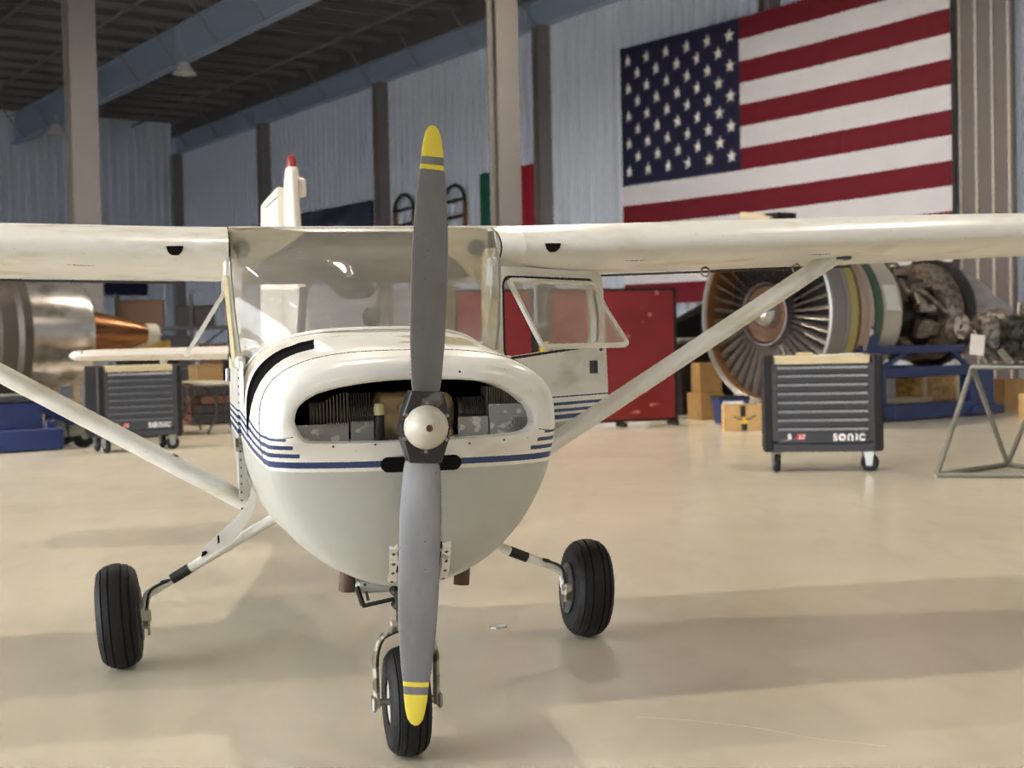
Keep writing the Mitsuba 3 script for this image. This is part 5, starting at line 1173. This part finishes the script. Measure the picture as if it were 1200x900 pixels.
# ------------------------------------------------------------------ piston engine on the tubular stand at the right edge
pr('stand_tube', lin(142, 140, 130), 0.45, 0.5)
TS = thing('tube_stand', 'grey three-legged tubular steel stand at the right edge', 'stand')
F1, F2, F3 = V(4.0, 13.2, 0), V(5.0, 14.14, 0), V(5.32, 12.78, 0)
H_ = 1.03; T12, T23, T31 = (F1 + F2) / 2 + V(0, 0, H_), (F2 + F3) / 2 + V(0, 0, H_), F3 + V(-0.12, 0.10, H_)
lift = V(0, 0, 0.025)
for a, b in ((F1, F2), (F2, F3), (F3, F1)): add(f'{TS}__base_tube', tube([a + lift, b + lift], 0.025, 10), 'm_stand_tube', 40, np.eye(4))
for f, t in ((F1, T12), (F2, T12), (F2, T23), (F3, T23), (F3, T31)): add(f'{TS}__leg', tube([f + lift, t], 0.024, 10), 'm_stand_tube', 40, np.eye(4))
for a, b in ((T12, T23), (T23, T31), (T31, T12)): add(f'{TS}__top_tube', tube([a, b], 0.028, 10), 'm_stand_tube', 40, np.eye(4))
PE = thing('piston_engine', 'weathered grey piston aircraft engine resting on the tube stand at the right edge', 'engine')
PEM = frame((T12 + T23 + T31) / 3 + V(-0.38, -0.08, 0.03), V(0.96, 0.28, 0), V(-0.28, 0.96, 0), V(0, 0, 1))
pr('cast_grey', proc(lambda p, n, uv: mix(lin(96, 94, 88), lin(40, 38, 36), smoothstep(0.35, 0.65, fbm(p.x * 14, p.y * 14, p.z * 14, 3)))), 0.5, 0.45)
pr('flange_worn', proc(lambda p, n, uv: mix(lin(150, 140, 130), lin(78, 66, 60), smoothstep(0.35, 0.65, fbm(p.x * 22, p.y * 22, p.z * 22, 3)))), 0.5, 0.5)
def pe(part, m, mat='m_cast_grey', smooth=False): return add(f'{PE}__{part}', m, mat, smooth, PEM)
pe('crankcase', box(0.30, 0, 0.28, 0.85, 0.34, 0.36, 0.06)); pe('sump', box(0.34, 0, 0.09, 0.62, 0.28, 0.12, 0.03))
pe('prop_flange', xf(L([(0.02, 0), (0.115, 0), (0.118, 0.02), (0.05, 0.03), (0.045, 0.18), (0.0, 0.18)], 30), frame((-0.36, 0, 0.36), V(0, 1, 0), V(0, 0, 1), V(1, 0, 0))), 'm_flange_worn', 35)
pe('shaft', xf(L([(0, 0), (0.038, 0), (0.038, 0.34), (0, 0.34)], 18), frame((-0.34, 0, 0.36), V(0, 1, 0), V(0, 0, 1), V(1, 0, 0))), 'm_rust', 35)
pe('nose_case', xf(L([(0.05, 0.0), (0.12, 0.02), (0.15, 0.12), (0.17, 0.2), (0, 0.2)], 26), frame((-0.18, 0, 0.36), V(0, 1, 0), V(0, 0, 1), V(1, 0, 0))), 'm_flange_worn', 35)
for i, x in enumerate((0.05, 0.32, 0.59)):
    for s in (-1, 1):
        ms = [xf(L([(0, 0), (0.085, 0), (0.085, 0.007), (0, 0.007)], 20), frame((x, s * (0.19 + 0.022 * j), 0.32), V(1, 0, 0), V(0, 0, s), V(0, s, 0))) for j in range(11)]
        ms.append(xf(L([(0, 0), (0.062, 0), (0.062, 0.30), (0, 0.30)], 16), frame((x, s * 0.16, 0.32), V(1, 0, 0), V(0, 0, s), V(0, s, 0))))
        pe('cylinder', cat(ms)); pe('rocker_cover', box(x, s * 0.47, 0.33, 0.14, 0.06, 0.18, 0.02), 'm_core_dark')
        pe('induction_pipe', tube(smooth_path([(x, s * 0.40, 0.22), (x + .02, s * 0.36, 0.12), (0.34, s * 0.12, 0.10)], 5), 0.024, 8), 'm_core_dark', 40)
pe('magneto', box(0.66, -0.10, 0.50, 0.16, 0.13, 0.14, 0.03), 'm_core_dark'); pe('magneto', box(0.66, 0.10, 0.50, 0.16, 0.13, 0.14, 0.03), 'm_core_dark')
pe('oil_filler', tube([(0.2, -0.1, 0.44), (0.2, -0.12, 0.58)], 0.025, 10), 'm_core_metal', 40); pe('lifting_eye', tube([(0.34 + 0.03 * math.cos(a), 0, 0.49 + 0.03 * math.sin(a)) for a in np.linspace(0, 2 * math.pi, 13)], 0.008, 6), 'm_steel', 40)
for x in (-0.05, 0.66): 
    for s in (-1, 1): pe('mount_foot', bar((x, s * 0.15, 0.14), (x * 0.6 + 0.08, s * 0.17, 0.022), 0.05), 'm_stand_tube')
k = thing('paper_tag', 'white paper tag hanging from the flange of the piston engine', 'tag', PEM)
add(f'{k}__sheet', box(-0.27, -0.10, 0.16, 0.15, 0.006, 0.19), 'm_paper', False, PEM @ rot([0, 1, 0], 6)); add(f'{k}__string', tube([(-0.26, -0.09, 0.26), (-0.25, -0.06, 0.33)], 0.004, 6), 'm_paper', 40, PEM)
CURRENT[0] = np.eye(4)
k = thing('floor_plug', 'small round metal plug set in the floor behind the nose wheel', 'plug')
add(f'{k}__disc', L([(0, 0.0035), (0.033, 0.0035), (0.036, 0.0), (0, 0.0)], 24), 'm_lamp_body', 35, tr(-0.09, 6.62, 0.0))
add(f'{k}__rim', L([(0.036, 0.0), (0.037, 0.004), (0.042, 0.004), (0.043, 0.0)], 24), 'm_steel', 35, tr(-0.09, 6.62, 0.0))
